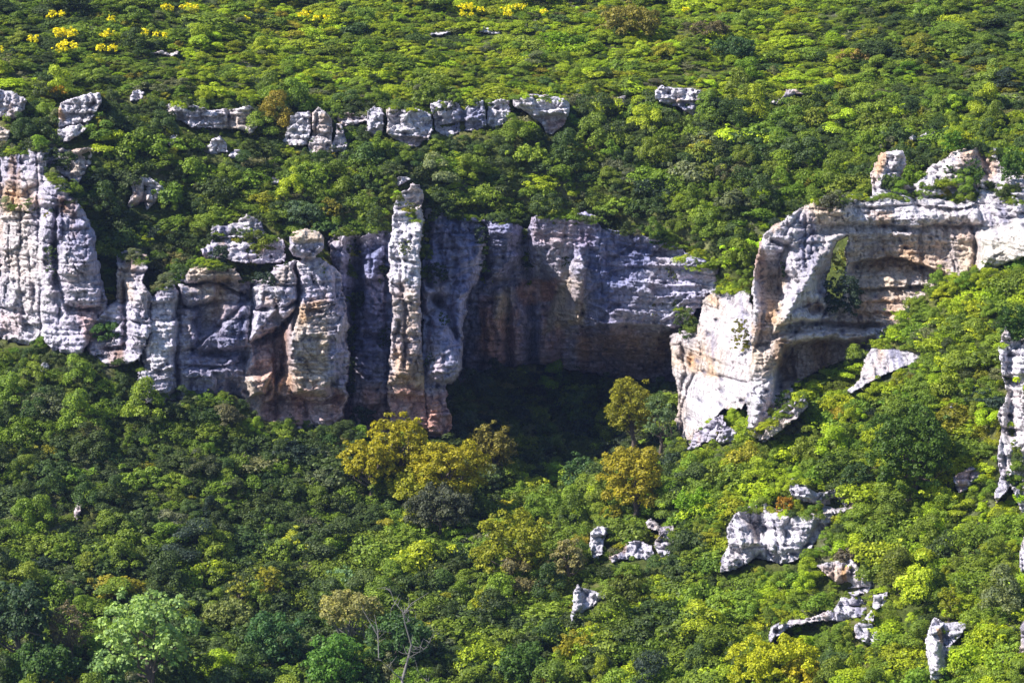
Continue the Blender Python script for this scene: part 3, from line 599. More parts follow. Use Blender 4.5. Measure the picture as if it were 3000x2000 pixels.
outcrop('rock_block','grey cap-shaped block with white top, isolated on the upper right slope',[(1506,206),(1522,194),(1550,202),(1590,202),(1612,210),(1614,250),(1606,272),(1585,266),(1560,248),(1520,240),(1505,230)],
  feats=[('l',[(1508,226),(1612,230)],1.4,24)],cols=[([(1506,194),(1612,205),(1612,222),(1506,222)],C_WHITE,.8,8),([(1540,235),(1612,230),(1606,270),(1580,265)],C_SHADE,.5,10)])
outcrop('rock_slab','thin broken white ledge, leftmost of the two on the upper right slope',[(1768,238),(1775,226),(1795,222),(1806,204),(1830,204),(1842,214),(1872,216),(1868,222),(1825,222),(1812,232),(1790,242)],off=.2,block=.3)
outcrop('rock_slab','thin white ledge right of the broken one on the upper right slope',[(1905,212),(1935,214),(1950,222),(1948,234),(1930,228),(1906,220)],off=.2,block=.2)
outcrop('rock_slab','low white slab near the top, left of its neighbour',[(980,78),(1000,72),(1040,68),(1042,76),(1010,84),(990,86)],off=.2,block=.2)
outcrop('rock_slab','jagged white slab near the top, right of its neighbour',[(1090,64),(1110,60),(1135,70),(1154,72),(1150,82),(1120,82),(1100,74)],off=.2,block=.2)
outcrop('rock_outcrop','rough grey-white outcrop split in two, on the bushy slope above the buttress',[(296,415),(320,405),(345,408),(376,428),(382,442),(366,455),(345,480),(336,482),(326,468),(300,482),(288,474),(300,445)],feats=[('c',[(332,430),(328,480)],8,-1.6)])
outcrop('rock_outcrop','small pale crag above the pillar top',[(896,420),(905,406),(930,402),(948,408),(935,420),(912,430),(898,432)],off=.3)
outcrop('boulder','pale rocky scatter on the slope left of the pillar top',[(618,412),(628,402),(642,410),(640,424),(622,426)],off=.2)
outcrop('rock_outcrop','bright white broken rocks just above the arch rock',[(2088,318),(2095,306),(2110,312),(2125,300),(2150,300),(2148,314),(2120,324),(2092,326)],off=.4)
outcrop('rock_outcrop','white striped outcrop with shadowed hollow, lower right slope',[(1688,1190),(1700,1175),(1730,1165),(1760,1160),(1790,1175),(1830,1180),(1870,1180),(1898,1172),(1900,1195),(1870,1235),(1850,1260),(1820,1285),(1790,1290),(1740,1278),(1700,1300),(1664,1308),(1668,1275),(1680,1250),(1676,1215)],
  feats=[('g',1735,1215,30,34,-3.4),('r',[(1680,1190),(1725,1200),(1745,1250),(1700,1262)],2.2,16),('r',[(1760,1175),(1890,1180),(1840,1270),(1760,1275)],2.0,26),('g',1740,1285,24,14,-2.0)],
  cols=[([(1680,1190),(1890,1180),(1820,1290),(1670,1300)],C_WHITE,.75,14),([(1712,1195),(1745,1190),(1748,1240),(1730,1250)],np.array([.42,.34,.3]),.8,12)],lean=.3,dark=.75)  # darker patch paints the shade inside the hollow
outcrop('rock_outcrop','white knobbly rock beside a shadowed face, above the striped outcrop',[(1820,1112),(1830,1098),(1850,1112),(1880,1130),(1915,1120),(1950,1140),(1965,1150),(1962,1165),(1930,1178),(1890,1178),(1876,1160),(1840,1150),(1822,1135)],
  feats=[('g',1915,1155,30,20,-2.6),('r',[(1820,1105),(1862,1115),(1870,1150),(1830,1140)],1.6,12)],cols=[([(1885,1130),(1950,1140),(1930,1175),(1890,1175)],np.array([.36,.33,.36]),.7,10)],lean=.3)  # grey patch paints the shadow on the right-hand face
outcrop('rock_outcrop','dark-undercut white rock with a brown streak, lower right below the striped outcrop',[(1880,1298),(1920,1290),(1955,1284),(1975,1305),(2000,1318),(2003,1345),(1985,1362),(1960,1365),(1935,1355),(1912,1330),(1895,1315)],
  feats=[('l',[(1900,1330),(1940,1352),(2000,1345)],2.0,16),('g',1940,1345,25,12,-2.0)],cols=[([(1935,1300),(1950,1300),(1950,1335),(1935,1330)],C_OCH,.8,8)],lean=.4)
outcrop('rock_outcrop','long broken pale ledge sloping down to the left, lower right',[(1772,1460),(1778,1435),(1810,1420),(1850,1420),(1880,1408),(1910,1398),(1922,1372),(1960,1368),(1985,1390),(1978,1420),(1940,1428),(1900,1425),(1860,1432),(1820,1440),(1790,1462),(1775,1478)],lean=.5)
outcrop('rock_outcrop','irregular white rock below the long broken ledge',[(1965,1435),(1985,1420),(2000,1400),(2010,1415),(2008,1440),(2030,1450),(2020,1470),(1995,1480),(1962,1462)],lean=.3)
outcrop('boulder','small white wedge of rock just right of the long broken ledge',[(2003,1365),(2020,1362),(2042,1355),(2036,1385),(2010,1402),(2002,1392)],off=.4)
outcrop('rock_pinnacle','tall narrow white and brown rock with a round bush on top, bottom right',[(2128,1470),(2140,1435),(2150,1420),(2165,1430),(2200,1432),(2222,1440),(2205,1465),(2190,1480),(2182,1530),(2165,1555),(2138,1558),(2134,1520)],
  cols=[([(2155,1440),(2170,1440),(2165,1480),(2155,1480)],C_OCH,.7,8),([(2130,1440),(2155,1440),(2150,1510),(2132,1500)],C_WHITE,.9,8)],feats=[('r',[(2130,1440),(2165,1435),(2160,1550),(2135,1550)],1.6,14)])
outcrop('rock_outcrop','white upright sliver of rock among bushes, leftmost of three below the cave trees',[(1358,1225),(1372,1208),(1404,1210),(1402,1225),(1388,1240),(1384,1270),(1372,1286),(1358,1275),(1355,1250)],lean=.2,cols=[([(1355,1205),(1404,1205),(1384,1286),(1355,1286)],C_WHITE,.8,8)])
outcrop('rock_outcrop','low grooved grey rock, middle one of three below the cave trees',[(1400,1278),(1432,1262),(1440,1245),(1470,1240),(1495,1252),(1500,1272),(1490,1290),(1450,1282),(1410,1292)],lean=.3)
outcrop('rock_outcrop','pale rock under bushes, rightmost of three below the cave trees',[(1480,1200),(1500,1188),(1520,1210),(1545,1205),(1552,1225),(1540,1270),(1515,1275),(1502,1250),(1512,1225),(1490,1215)],lean=.3)
outcrop('rock_outcrop','bright white jagged rock alone in low scrub, bottom centre',[(1316,1360),(1328,1340),(1345,1352),(1368,1358),(1388,1348),(1392,1370),(1370,1385),(1345,1402),(1320,1425),(1312,1410),(1318,1385)],lean=.3,cols=[([(1312,1340),(1392,1340),(1380,1400),(1312,1425)],C_WHITE,.9,8)])
outcrop('scree_slab','smooth sloping pale slab of bare rock under the arch rock',[(1985,825),(2000,800),(2060,803),(2120,806),(2116,825),(2080,845),(2040,860),(2000,880),(1960,905),(1948,895),(1975,868)],lean=1.15,off=.8,block=.2,fiss=.2,strata=.2)
outcrop('rock_outcrop','pinkish broken rock in scrub near the right edge',[(2188,1095),(2210,1085),(2230,1070),(2256,1080),(2262,1096),(2240,1105),(2225,1120),(2205,1135),(2196,1115)],lean=.5,cols=[([(2190,1080),(2260,1080),(2205,1135)],C_PINK,.5,12)])
outcrop('boulder','small white rock beside the dark oak on the right slope',[(2176,930),(2186,925),(2204,945),(2196,956),(2180,950)],off=.5)
outcrop('boulder','round white boulder lying at the foot of the left cliff',[(88,838),(98,828),(113,832),(116,848),(104,855),(90,854)],off=1.6,block=.1,cols=[([(80,820),(120,820),(120,860),(80,860)],C_WHITE,.9,4)],warp=2)
outcrop('rock_outcrop','knotted grey-white rocks at the base of the white slab',[(1640,1010),(1655,985),(1668,975),(1690,985),(1700,1005),(1680,1020),(1655,1022)],off=.6)
outcrop('rock_wall','ragged white rock wall running down the right edge',[(2290,800),(2300,770),(2312,740),(2330,780),(2400,760),(2400,1170),(2345,1180),(2320,1120),(2290,1165),(2282,1140),(2296,1090),(2286,1050),(2300,990),(2290,950),(2310,900),(2300,860)],
  feats=[('c',[(2320,820),(2325,1000)],12,-2),('l',[(2290,980),(2350,985)],1.6,24),('l',[(2295,860),(2350,870)],1.6,24)],lean=.55,off=1.2,cat='cliff',cols=[([(2290,760),(2400,760),(2400,1170),(2290,1160)],C_WHITE,.5,14)])
outcrop('rock_outcrop','white rock cut by the right edge, under the ragged wall',[(2340,1260),(2352,1225),(2420,1220),(2420,1330),(2352,1335),(2338,1310)],off=.8)
outcrop('rock_outcrop','pale rock cut by the right edge, lowest in the picture',[(2342,1440),(2352,1420),(2420,1420),(2420,1540),(2352,1545),(2340,1500)],off=.8)
outcrop('rock_outcrop','small reddish scree patch on the left slope',[(170,1170),(178,1150),(190,1160),(192,1185),(180,1198),(170,1190)],off=.7,lean=.9,cols=[([(160,1140),(200,1140),(200,1200),(160,1200)],C_PINK,.5,4)],warp=6)
outcrop('boulder','small white boulder in dark scrub low on the left slope',[(134,1312),(140,1302),(147,1310),(146,1320),(136,1322)],off=1.0)

# ------------------------------------------------------------------ terrain sheet
gx = np.concatenate([np.linspace(-6500,-300,40)[:-1], np.arange(-300, 2660, 7.0), np.linspace(2660, 9000, 40)])
gy = np.concatenate([np.linspace(-1500,-120,24)[:-1], np.arange(-120, 1720, 7.0), np.linspace(1720, 5200, 40)])
GX, GY = np.meshgrid(gx, gy)
GD = terr_d(GX, GY)
for outline, base in CLIFFD:
    x0 = min(p[0] for p in outline); x1 = max(p[0] for p in outline); y0 = min(p[1] for p in outline); y1 = max(p[1] for p in outline)
    m = (GX > x0) & (GX < x1) & (GY > y0) & (GY < y1)
    if not m.any(): continue
    s = sdpoly(GX[m], GY[m], outline)
    bd = base(GX[m], GY[m]) if callable(base) else base
    big = (x1 - x0) * (y1 - y0) > 30000
    GD[m] = np.where(s > (4 if big else 3), np.maximum(GD[m], bd + (3.5 + np.clip(s * .25, 0, 7) if big else 1.8)), GD[m])
w = P(GX, GY, GD)
c1 = np.array([.07, .09, .02]); c2 = np.array([.15, .15, .05]); c3 = np.array([.35, .31, .27])
a = sstep(-.1, .5, fbm(w[..., 0] / 5, w[..., 2] / 4, w[..., 1] / 5, 4, 77)); a2 = sstep(.2, .55, fbm(w[..., 0] / 3, w[..., 2] / 3, w[..., 1] / 3, 4, 78))
tc = c1 * (1 - a[..., None]) + c2 * a[..., None]; tc = tc * (1 - .3 * a2[..., None]) + c3 * .3 * a2[..., None]
s = sdpoly(GX, GY, [(1440,505),(1520,500),(1620,530),(1640,600),(1560,585),(1450,530)]); am = sstep(-6, 10, s)[..., None] * .8
tc = tc * (1 - am) + np.array([.22, .22, .09]) * am
idx = np.arange(GX.size).reshape(GX.shape)
q = np.stack([idx[:-1, :-1].ravel(), idx[1:, :-1].ravel(), idx[1:, 1:].ravel(), idx[:-1, 1:].ravel()], 1)
terr = link('hillside', mesh_np('hillside', w.reshape(-1, 3), q, tc.reshape(-1, 3), True, SOIL)); tag(terr, kind='structure')


# ------------------------------------------------------------------ foliage
def crown_mesh(name, lobes, n, leaf, seed, mat, squash=.8, flat=.35, tipf=.3, up=.25, aspect=.7, brv=(.80, .4)):
    """leaf clusters spread over the outer shell of overlapping lobes (x, y, z, r)"""
    g = np.random.default_rng(seed)
    lob = np.array(lobes, float); ar = lob[:, 3] ** 2; pick = g.choice(len(lob), n, p=ar / ar.sum())
    v = g.normal(size=(n, 3)); v /= np.linalg.norm(v, axis=1)[:, None]
    v[:, 2] = np.where(v[:, 2] < -.35, -v[:, 2], v[:, 2])
    rr = lob[pick, 3] * (1 - .34 * g.random(n) ** 1.5) * (1 + .10 * np.sin(v[:, 0] * 9 + pick) * np.sin(v[:, 2] * 8 + pick * 2) + .08 * g.normal(size=n))
    p = lob[pick, :3] + v * rr[:, None] * np.array([1, 1, squash])
    # drop leaves buried in other lobes
    keep = np.ones(n, bool)
    for i, L in enumerate(lob):
        dd = np.linalg.norm((p - L[:3]) / np.array([1, 1, squash]), axis=1)
        keep &= ~((dd < L[3] * .68) & (pick != i))
    keep &= p[:, 2] > -.05 * abs(lob[:, 2]).max() - .02
    p = p[keep]; v = v[keep]; pk = pick[keep]; m = len(p)
    nrm = v + g.normal(size=(m, 3)) * flat + np.array([0, 0, up]); nrm /= np.linalg.norm(nrm, axis=1)[:, None]
    t = np.cross(nrm, g.normal(size=(m, 3))); t /= np.linalg.norm(t, axis=1)[:, None] + 1e-9; b = np.cross(nrm, t)
    s = leaf * (.6 + .8 * g.random(m)); sa = s * aspect
    V = np.empty((m, 4, 3)); V[:, 0] = p - t * s[:, None] * .5; V[:, 1] = p + b * sa[:, None] * .5 + t * (s * .1)[:, None]
    V[:, 2] = p + t * s[:, None] * .5; V[:, 3] = p - b * sa[:, None] * .5 + t * (s * .1)[:, None]
    br = brv[0] + brv[1] * g.random(m); tl = g.random(len(lob))
    tip = np.clip((g.random(m) < tipf) * g.random(m) + .5 * (tl[pk] > .6) * g.random(m), 0, 1)
    col = np.repeat(np.stack([br, tip, g.random(m)], 1), 4, 0)
    return mesh_np(name, V.reshape(-1, 3), np.arange(m * 4).reshape(m, 4), col, False, mat)

def shrub_lobes(g, k, spread=.62, hgt=.55, r0=.30, r1=.48):
    L = []
    for i in range(k):
        a = g.random() * 6.283; q = spread * math.sqrt(g.random())
        z = hgt * (1 - (q / max(spread, .01)) ** 2) * (.55 + .45 * g.random())
        L.append((q * math.cos(a), q * math.sin(a), z + .12, r0 + (r1 - r0) * g.random()))
    return L

SHRUBS = []
for i in range(9):
    g = np.random.default_rng(100 + i)
    k = [5, 9, 13, 7, 16, 10, 6, 12, 20][i]
    lobes = shrub_lobes(g, k, .66, [.5, .62, .5, .75, .45, .6, .9, .4, .55][i], .20 if k > 9 else .30, .34 if k > 9 else .46)
    lobes += [(x + g.normal() * .32, y + g.normal() * .32, max(.06, z + g.normal() * .16), r_ * g.uniform(.28, .55)) for x, y, z, r_ in lobes for _ in range(3)]
    if i in (3, 6): lobes = [(x * 1.1 + g.normal() * .15, y * 1.1 + g.normal() * .15, z * .8 + abs(g.normal()) * .15, .13 + .1 * g.random()) for x, y, z, _ in shrub_lobes(g, 44, .7, .6)]
    SHRUBS.append(crown_mesh('shrub', lobes, 3000, [.10, .09, .08, .10, .08, .09, .09, .08, .075][i], 200 + i, LEAF, .85, .5, .3))
# taller, small-tree forms for the mass
for i in range(3):
    g = np.random.default_rng(140 + i)
    lobes = [(x * 1.0, y, z * 1.5 + .3, r * .9) for x, y, z, r in shrub_lobes(g, 18, .6, .9, .2, .34)]
    SHRUBS.append(crown_mesh('small_tree', lobes, 4200, .07, 240 + i, LEAF, .9, .4, .3))

def tube(V, Q, pts, rad, ns=6):
    base = len(V); k = len(pts)
    pts = [np.array(p, float) for p in pts]
    for i, p in enumerate(pts):
        t = pts[min(i + 1, k - 1)] - pts[max(i - 1, 0)]; t /= np.linalg.norm(t) + 1e-9
        u = np.cross(t, [0.3, 1, .1]); u /= np.linalg.norm(u) + 1e-9; v = np.cross(t, u)
        for j in range(ns):
            a = 6.2832 * j / ns; V.append(p + rad[i] * (math.cos(a) * u + math.sin(a) * v))
    for i in range(k - 1):
        for j in range(ns):
            a = base + i * ns + j; b = base + i * ns + (j + 1) % ns
            Q.append((a, b, b + ns, a + ns))

def trunk_mesh(name, lobes, g, rad, mat, nl=9, lean=(0, 0)):
    V, Q = [], []
    zt = max(l[2] for l in lobes); top = np.array([lean[0], lean[1], zt * .55])
    pts = [np.array([0, 0, -.6]), np.array([.04 * zt, 0, zt * .2]) + top * .15 * [1, 1, 0], top * [.6, .6, .7], top]
    tube(V, Q, pts, [rad * 1.3, rad, rad * .8, rad * .55], 8)
    for l in [lobes[i] for i in g.choice(len(lobes), min(nl, len(lobes)), replace=False)]:
        s = pts[1] + (top - pts[1]) * g.random(); e = np.array(l[:3]); mid = (s + e) / 2 + g.normal(size=3) * .06 * zt - np.array([0, 0, .05 * zt])
        tube(V, Q, [s, mid, e], [rad * .5, rad * .32, rad * .1], 5)
    return mesh_np(name, np.array(V), np.array(Q), None, True, mat)

# palette (leaf base colours)
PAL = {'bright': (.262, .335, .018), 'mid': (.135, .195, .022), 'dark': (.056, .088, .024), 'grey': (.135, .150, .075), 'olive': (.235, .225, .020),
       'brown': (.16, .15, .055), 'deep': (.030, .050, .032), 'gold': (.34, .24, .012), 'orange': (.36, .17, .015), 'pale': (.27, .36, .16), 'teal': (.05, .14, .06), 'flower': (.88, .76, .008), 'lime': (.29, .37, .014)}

bpy.context.view_layer.update()
from mathutils.bvhtree import BVHTree
_bv = []
for _o in [o for o in COL.objects if o.type == 'MESH']:
    _n = len(_o.data.vertices); _c = np.empty(_n * 3, np.float32); _o.data.vertices.foreach_get('co', _c)
    _c = _c.reshape(-1, 3) + np.array(_o.matrix_world.translation)
    _q = np.empty(len(_o.data.loops), np.int32); _o.data.loops.foreach_get('vertex_index', _q)
    _bv.append(BVHTree.FromPolygons(_c.tolist(), _q.reshape(-1, 4).tolist()))
def surface_d(px, py):
    """depth of the first rock or ground surface in this direction"""
    v = P(px, py, 1.0); L = float(np.linalg.norm(v)); v = Vector(v / L); best = 1e9
    for b in _bv:
        hit = b.ray_cast(Vector((0, 0, 0)), v)
        if hit[3] is not None and hit[3] < best: best = hit[3]
    return best / L

def ground_pt(px, py, d=None):
    if d is None: d = float(terr_d(np.array([float(px)]), np.array([float(py)]))[0])
    return P(px, py, d), d

def tree(name, label, x0, y0, x1, y1, col, cat='tree', k=34, leaf=.30, n=None, depth=None, seed=None, shape=.8, rl=.19, trunk=True, pale=False, tipf=.3, dens=1.0, squash=.85, cols=None, group=None, hidefoot=0.0):
    """crown fills the box x0..x1, y0..y1 in the photo; it stands on the ground at y1 + hidefoot"""
    seed = seed or int(x0 * 7 + y0 * 3) % 9973
    g = np.random.default_rng(seed)
    base, d = ground_pt((x0 + x1) / 2, y1 + hidefoot, depth)
    sc = d / F; W = (x1 - x0) / 2 * sc; H = (y1 - y0 + hidefoot) * sc; zb = hidefoot * sc
    k = int(k * 2.7); r = rl * .95 * min(W, H * .8)
    lobes = []
    Hc = (H - zb) / 2; zc = zb + Hc
    for i in range(k):
        a = g.random() * 6.283; cz = -.75 + 1.75 * g.random(); sn = math.sqrt(max(0, 1 - cz * cz)) ** .75
        lr = r * (.55 + .8 * g.random()); f = (.60 + .40 * g.random() ** .7) * (1 + .10 * math.sin(3 * a + seed) + .08 * math.sin(5 * a + 2 * cz))
        if g.random() < .25: f *= .7
        lobes.append(((W - lr * .7) * f * sn * math.cos(a), (W - lr * .7) * f * .85 * sn * math.sin(a), max(zc + (Hc - lr * .6) * f * cz, lr * .3), lr))
    area = sum(l[3] ** 2 for l in lobes) * 12.57 * .8
    nn = n or int(min(34000, area / (leaf ** 2 * .5) * .95 * dens))
    o = bpy.data.objects.new(name, None); COL.objects.link(o); o.location = base
    tag(o, label, cat, group)
    cm = crown_mesh('crown', lobes, nn, leaf, seed + 1, LEAF, squash, .45, tipf, brv=(.35, .9) if col == 'flower' else (.78, .45))
    c = link('crown', cm, o); c.color = (*PAL[col], 1) if isinstance(col, str) else (*col, 1)
    if trunk:
        link('trunk', trunk_mesh('trunk', lobes, g, max(.10, H * .03), PALEBARK if pale else BARK, 12), o)
    return o

GO = (.245, .225, .012)
tree('oak_tree','golden-green oak reaching highest against the pillar foot, rear one of the golden cluster',845,945,990,1065,GO,k=44,leaf=.30,rl=.15,hidefoot=50,tipf=.7,seed=5)
tree('oak_tree','golden-green oak on the left side of the golden cluster under the pillar',775,1000,925,1120,GO,k=44,leaf=.30,rl=.15,hidefoot=30,tipf=.7,seed=6)
tree('oak_tree','broadest golden-green oak on the right side of the golden cluster under the pillar',915,1005,1132,1150,GO,k=56,leaf=.30,rl=.14,hidefoot=30,tipf=.7,seed=7)
tree('oak_tree','lowest golden-green oak at the front of the golden cluster, just over the grey-leaved tree',882,1075,1010,1170,(.21,.22,.012),k=34,leaf=.28,hidefoot=15,tipf=.7,seed=8)
tree('oak_tree','dull olive oak immediately right of the golden oak cluster, edge of the cave shade',1072,965,1192,1095,(.17,.15,.03),k=34,leaf=.30,hidefoot=30)
tree('oak_tree','sunlit olive tree standing alone inside the dark cave mouth',1386,868,1512,1010,(.17,.17,.015),k=44,leaf=.26,tipf=.7,hidefoot=40,depth=336)
tree('tree','grey-green tree close right of the sunlit cave-mouth tree',1475,915,1555,1020,(.10,.15,.06),k=26,leaf=.26,hidefoot=20,depth=330)
tree('tree','dark green rounded tree in front of the cave, left of the orange oak',1288,1040,1385,1140,(.06,.115,.035),k=28,leaf=.27,hidefoot=10)
tree('oak_tree','orange-gold oak with rusty young leaves, right of the cave mouth',1375,1008,1535,1185,(.22,.195,.016),k=46,leaf=.28,hidefoot=20,tipf=.8)
tree('tree','grey-leaved rounded tree just below the golden oak cluster',925,1108,1090,1225,(.075,.085,.05),k=44,leaf=.26,hidefoot=10,rl=.16)
tree('oak_tree','broad yellow oak in the middle of the valley, left of the three low rocks',1078,1162,1275,1345,(.17,.185,.014),k=56,leaf=.28,rl=.14,hidefoot=10,tipf=.85)
tree('tree','pale cream-green tree touching the broad yellow oak on its right',1255,1225,1352,1340,(.22,.20,.085),k=30,leaf=.27,hidefoot=8)
tree('tree','small bright yellow-green tree directly below the broad yellow oak',1078,1340,1170,1420,(.26,.28,.015),k=24,leaf=.26)
tree('ash_tree','tall feathery pale-green tree with a whitish top, bottom left',222,1342,460,1568,(.21,.31,.10),k=58,leaf=.40,rl=.13,hidefoot=60,tipf=.5,dens=.75)
tree('tree','dark blue-green tree cut by the bottom-left corner edge',-40,1322,128,1500,(.045,.08,.035),k=44,leaf=.34,hidefoot=60)
tree('tree','brownish-grey thin tree between the dark corner tree and the pale feathery one',105,1372,215,1510,(.15,.125,.07),k=30,leaf=.27,hidefoot=40,dens=.6)
tree('tree','pale green lower tree at the foot of the feathery one, bottom left',195,1495,330,1600,(.16,.26,.09),k=30,leaf=.32)
tree('tree','dark green bushy tree along the bottom-left edge',0,1470,190,1600,(.05,.10,.02),k=44,leaf=.32)
tree('shrub_tree','golden-brown bush at the bottom edge under the dark left tree',70,1545,200,1620,(.24,.18,.02),k=24,leaf=.25,cat='bush')
tree('tree','knobbly yellow-green tree, left of a twin pair in the lower left',520,1310,580,1410,(.22,.23,.03),k=22,leaf=.26,hidefoot=10)
tree('tree','knobbly yellow-green tree, right of a twin pair in the lower left',584,1292,655,1400,(.23,.22,.02),k=24,leaf=.26,hidefoot=10)
tree('tree','lime sprigged sapling left of the twin knobbly trees',440,1280,530,1345,(.26,.32,.015),k=16,leaf=.22,dens=.5)
tree('tree','cream-topped tree with bare pale stems below, lower centre left',725,1350,880,1440,(.24,.23,.08),k=34,leaf=.28,hidefoot=75,pale=True,dens=.8)
tree('tree','dark green tree behind the bare pale branches, lower centre left',835,1400,1000,1540,(.055,.11,.03),k=46,leaf=.30,hidefoot=10)
tree('tree','soft green tree at the bottom edge left of the bare branches',690,1450,850,1600,(.09,.19,.03),k=40,leaf=.30,dens=.8)
tree('tree','soft dark teal-green tree in the bottom row, between feathery and bare trees',560,1400,700,1540,(.06,.13,.04),k=40,leaf=.28,dens=.8)
tree('tree','dusty green tree above the soft teal-green one',470,1370,590,1450,(.15,.18,.05),k=30,leaf=.27)
tree('tree','mint-green small tree right of the dusty green one, lower left',745,1300,830,1355,(.17,.27,.12),k=20,leaf=.24)
tree('oak_tree','very large dark green oak on the right slope',1985,925,2200,1150,(.055,.10,.012),k=66,leaf=.28,rl=.14,hidefoot=5,tipf=.4)
tree('bush','huge brownish-gold rounded bush near the top edge',1365,8,1520,92,(.185,.165,.03),cat='bush',k=44,leaf=.32,trunk=False,rl=.16)
tree('bush','bright lime-yellow spreading bush at the bottom right edge',1665,1460,1905,1600,(.30,.32,.012),cat='bush',k=60,leaf=.25,trunk=False,rl=.13,tipf=.5)
tree('bush','golden flowering bush beside the lime-yellow one at the bottom edge',1790,1510,1905,1600,(.33,.29,.012),cat='bush',k=26,leaf=.22,trunk=False)
tree('bush','round yellow-green bush crowning the tall narrow rock, bottom right',2140,1340,2215,1428,(.19,.21,.012),cat='bush',k=26,leaf=.22,trunk=True)
tree('bush','golden round bush at bottom edge right of centre',1270,1440,1370,1530,(.24,.22,.015),cat='bush',k=30,leaf=.24,trunk=False)
tree('bush','dark green bush left of the golden round one, bottom centre',1140,1470,1270,1580,(.06,.115,.02),cat='bush',k=36,leaf=.26,trunk=False)

def bush(label, x0, y0, x1, y1, col, depth=None, leaf=.22, k=22, name='bush', group=None, dens=1.0, lift=0.0, **kw):
    if depth is not None and name == 'bush' and 'slot' != kw.get('shape_note'):
        depth = surface_d((x0 + x1) / 2, y1 - 3) + .4
    kw.pop('shape_note', None)
    return tree(name, label, x0, y0, x1, y1, col, cat='bush', k=k, leaf=leaf, depth=depth, trunk=False, dens=dens, group=group, **kw)
bush('dark glossy bush perched over the left cliff top, beside its pale shelf',92,335,185,405,'dark',depth=333)
bush('yellow-green round bush beside the stacked rock',205,255,265,330,(.17,.17,.015),depth=345)
bush('bush growing from the hollow of the broken spur',205,735,285,792,(.055,.115,.025),depth=326.5)
bush('thin shrub in the cleft of the left cliff, upper of two',100,560,135,612,(.06,.10,.025),depth=326,k=14)
bush('thin shrub in the cleft of the left cliff, lower of two',104,605,132,650,(.05,.10,.02),depth=326,k=12)
bush('mixed yellow and green bush on the buttress ledge left of the balanced rock',532,528,640,625,(.12,.15,.012),depth=330,k=34)
bush('round dark bush on the buttress ledge, left of the mixed one',476,558,532,612,'deep',depth=329.5)
bush('pale grey-green bush on the cliff top above the balanced rock',640,460,745,530,(.09,.14,.07),depth=336,k=34)
bush('olive bush right of the pale grey-green one on the cliff top',735,450,790,520,(.16,.15,.02),depth=338)
bush('green bush on the left shoulder of the buttress',385,628,430,668,(.08,.16,.012),depth=326)
bush('bush at the top of the spur, grey and low',325,590,385,645,(.09,.10,.05),depth=330)
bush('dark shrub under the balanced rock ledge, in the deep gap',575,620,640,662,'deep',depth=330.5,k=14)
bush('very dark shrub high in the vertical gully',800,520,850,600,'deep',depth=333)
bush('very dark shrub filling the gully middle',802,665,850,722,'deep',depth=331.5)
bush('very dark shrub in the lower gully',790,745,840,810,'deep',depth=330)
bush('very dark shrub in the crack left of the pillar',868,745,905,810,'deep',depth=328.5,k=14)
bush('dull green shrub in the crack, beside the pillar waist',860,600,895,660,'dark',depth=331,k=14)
bush('feathery shrub on the white face of the pillar',912,545,950,598,(.09,.11,.04),depth=328.5,k=12)
bush('scrubby bush near the pillar top',925,460,962,500,(.10,.11,.045),depth=333,k=12)
bush('large dark bush spilling over the cliff edge right of the pillar',975,430,1050,520,'dark',depth=341,k=32)
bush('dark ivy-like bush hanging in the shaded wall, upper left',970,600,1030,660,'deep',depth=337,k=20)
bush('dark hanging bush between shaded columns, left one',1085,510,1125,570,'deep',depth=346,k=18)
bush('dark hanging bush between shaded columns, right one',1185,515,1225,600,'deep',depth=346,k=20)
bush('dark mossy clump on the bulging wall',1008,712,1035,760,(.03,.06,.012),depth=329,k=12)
bush('straggly shrub on the cave wall face',1275,570,1325,618,(.06,.08,.03),depth=343,k=14)
bush('thin shrub hanging on the lit cave wall, middle',1490,680,1535,730,(.09,.10,.04),depth=334,k=12,dens=.5)
bush('small shrub on the lit cave wall, near its right top',1525,605,1565,650,(.08,.10,.035),depth=336,k=12,dens=.7)
bush('round dark green bush on the grassy ledge over the cave wall',1484,522,1537,572,(.03,.085,.03),depth=342)
bush('dark bush clinging above the white slab left side',1545,705,1610,792,'dark',depth=336)
bush('mustard bush pressed between the white slab and the arch rock',1675,718,1725,825,(.15,.15,.012),depth=322,k=24)
bush('dark bush inside the arch opening, lower half',1885,622,1985,740,'deep',depth=317,k=30,shape_note='slot')
bush('yellow-green bush seen through the arch slot',1905,560,1950,640,(.22,.24,.05),depth=331,shape_note='slot')
bush('small shrub on the arch face, left of the slot',1790,595,1822,645,(.05,.09,.02),depth=311.5,k=12)
bush('grey shrub under the arch roof line, right of the slot',2100,480,2150,530,(.11,.11,.05),depth=320,k=16)
bush('lime bush on the arch rock, between its two crags',2060,380,2135,445,(.11,.18,.01),depth=322)
bush('dark spreading bush left on the arch roof',2010,395,2085,450,(.06,.10,.015),depth=323)
bush('bright bush at the left foot of the upper crag',1985,375,2008,425,(.10,.19,.01),depth=325,k=12)
bush('neat round green bush above the arch rock, right of the white rocks',2162,300,2218,360,(.07,.15,.01),depth=338,k=26)
bush('yellowish low bush left of the white rocks above the arch',2045,320,2110,352,(.17,.17,.012),depth=340)
bush('dark round bush in the notch of the arch rock top',2165,375,2210,440,(.05,.09,.015),depth=323)
bush('dark bush high on the arch rock right side',2210,360,2262,452,(.05,.095,.02),depth=322,k=24)
bush('large dark green bush at the right edge above the arch rock',2290,340,2370,430,(.055,.11,.015),depth=322,k=34)
bush('low spreading grey bush on the left shoulder of the arch rock',1880,440,1945,490,(.075,.08,.05),depth=318,k=24)
bush('dark round bush at the right edge over the ragged wall',2285,690,2370,800,(.035,.075,.01),depth=288,k=40)
bush('green bush on the spur beside the ragged wall, lower',2290,1080,2335,1150,(.07,.12,.015),depth=272,k=18)
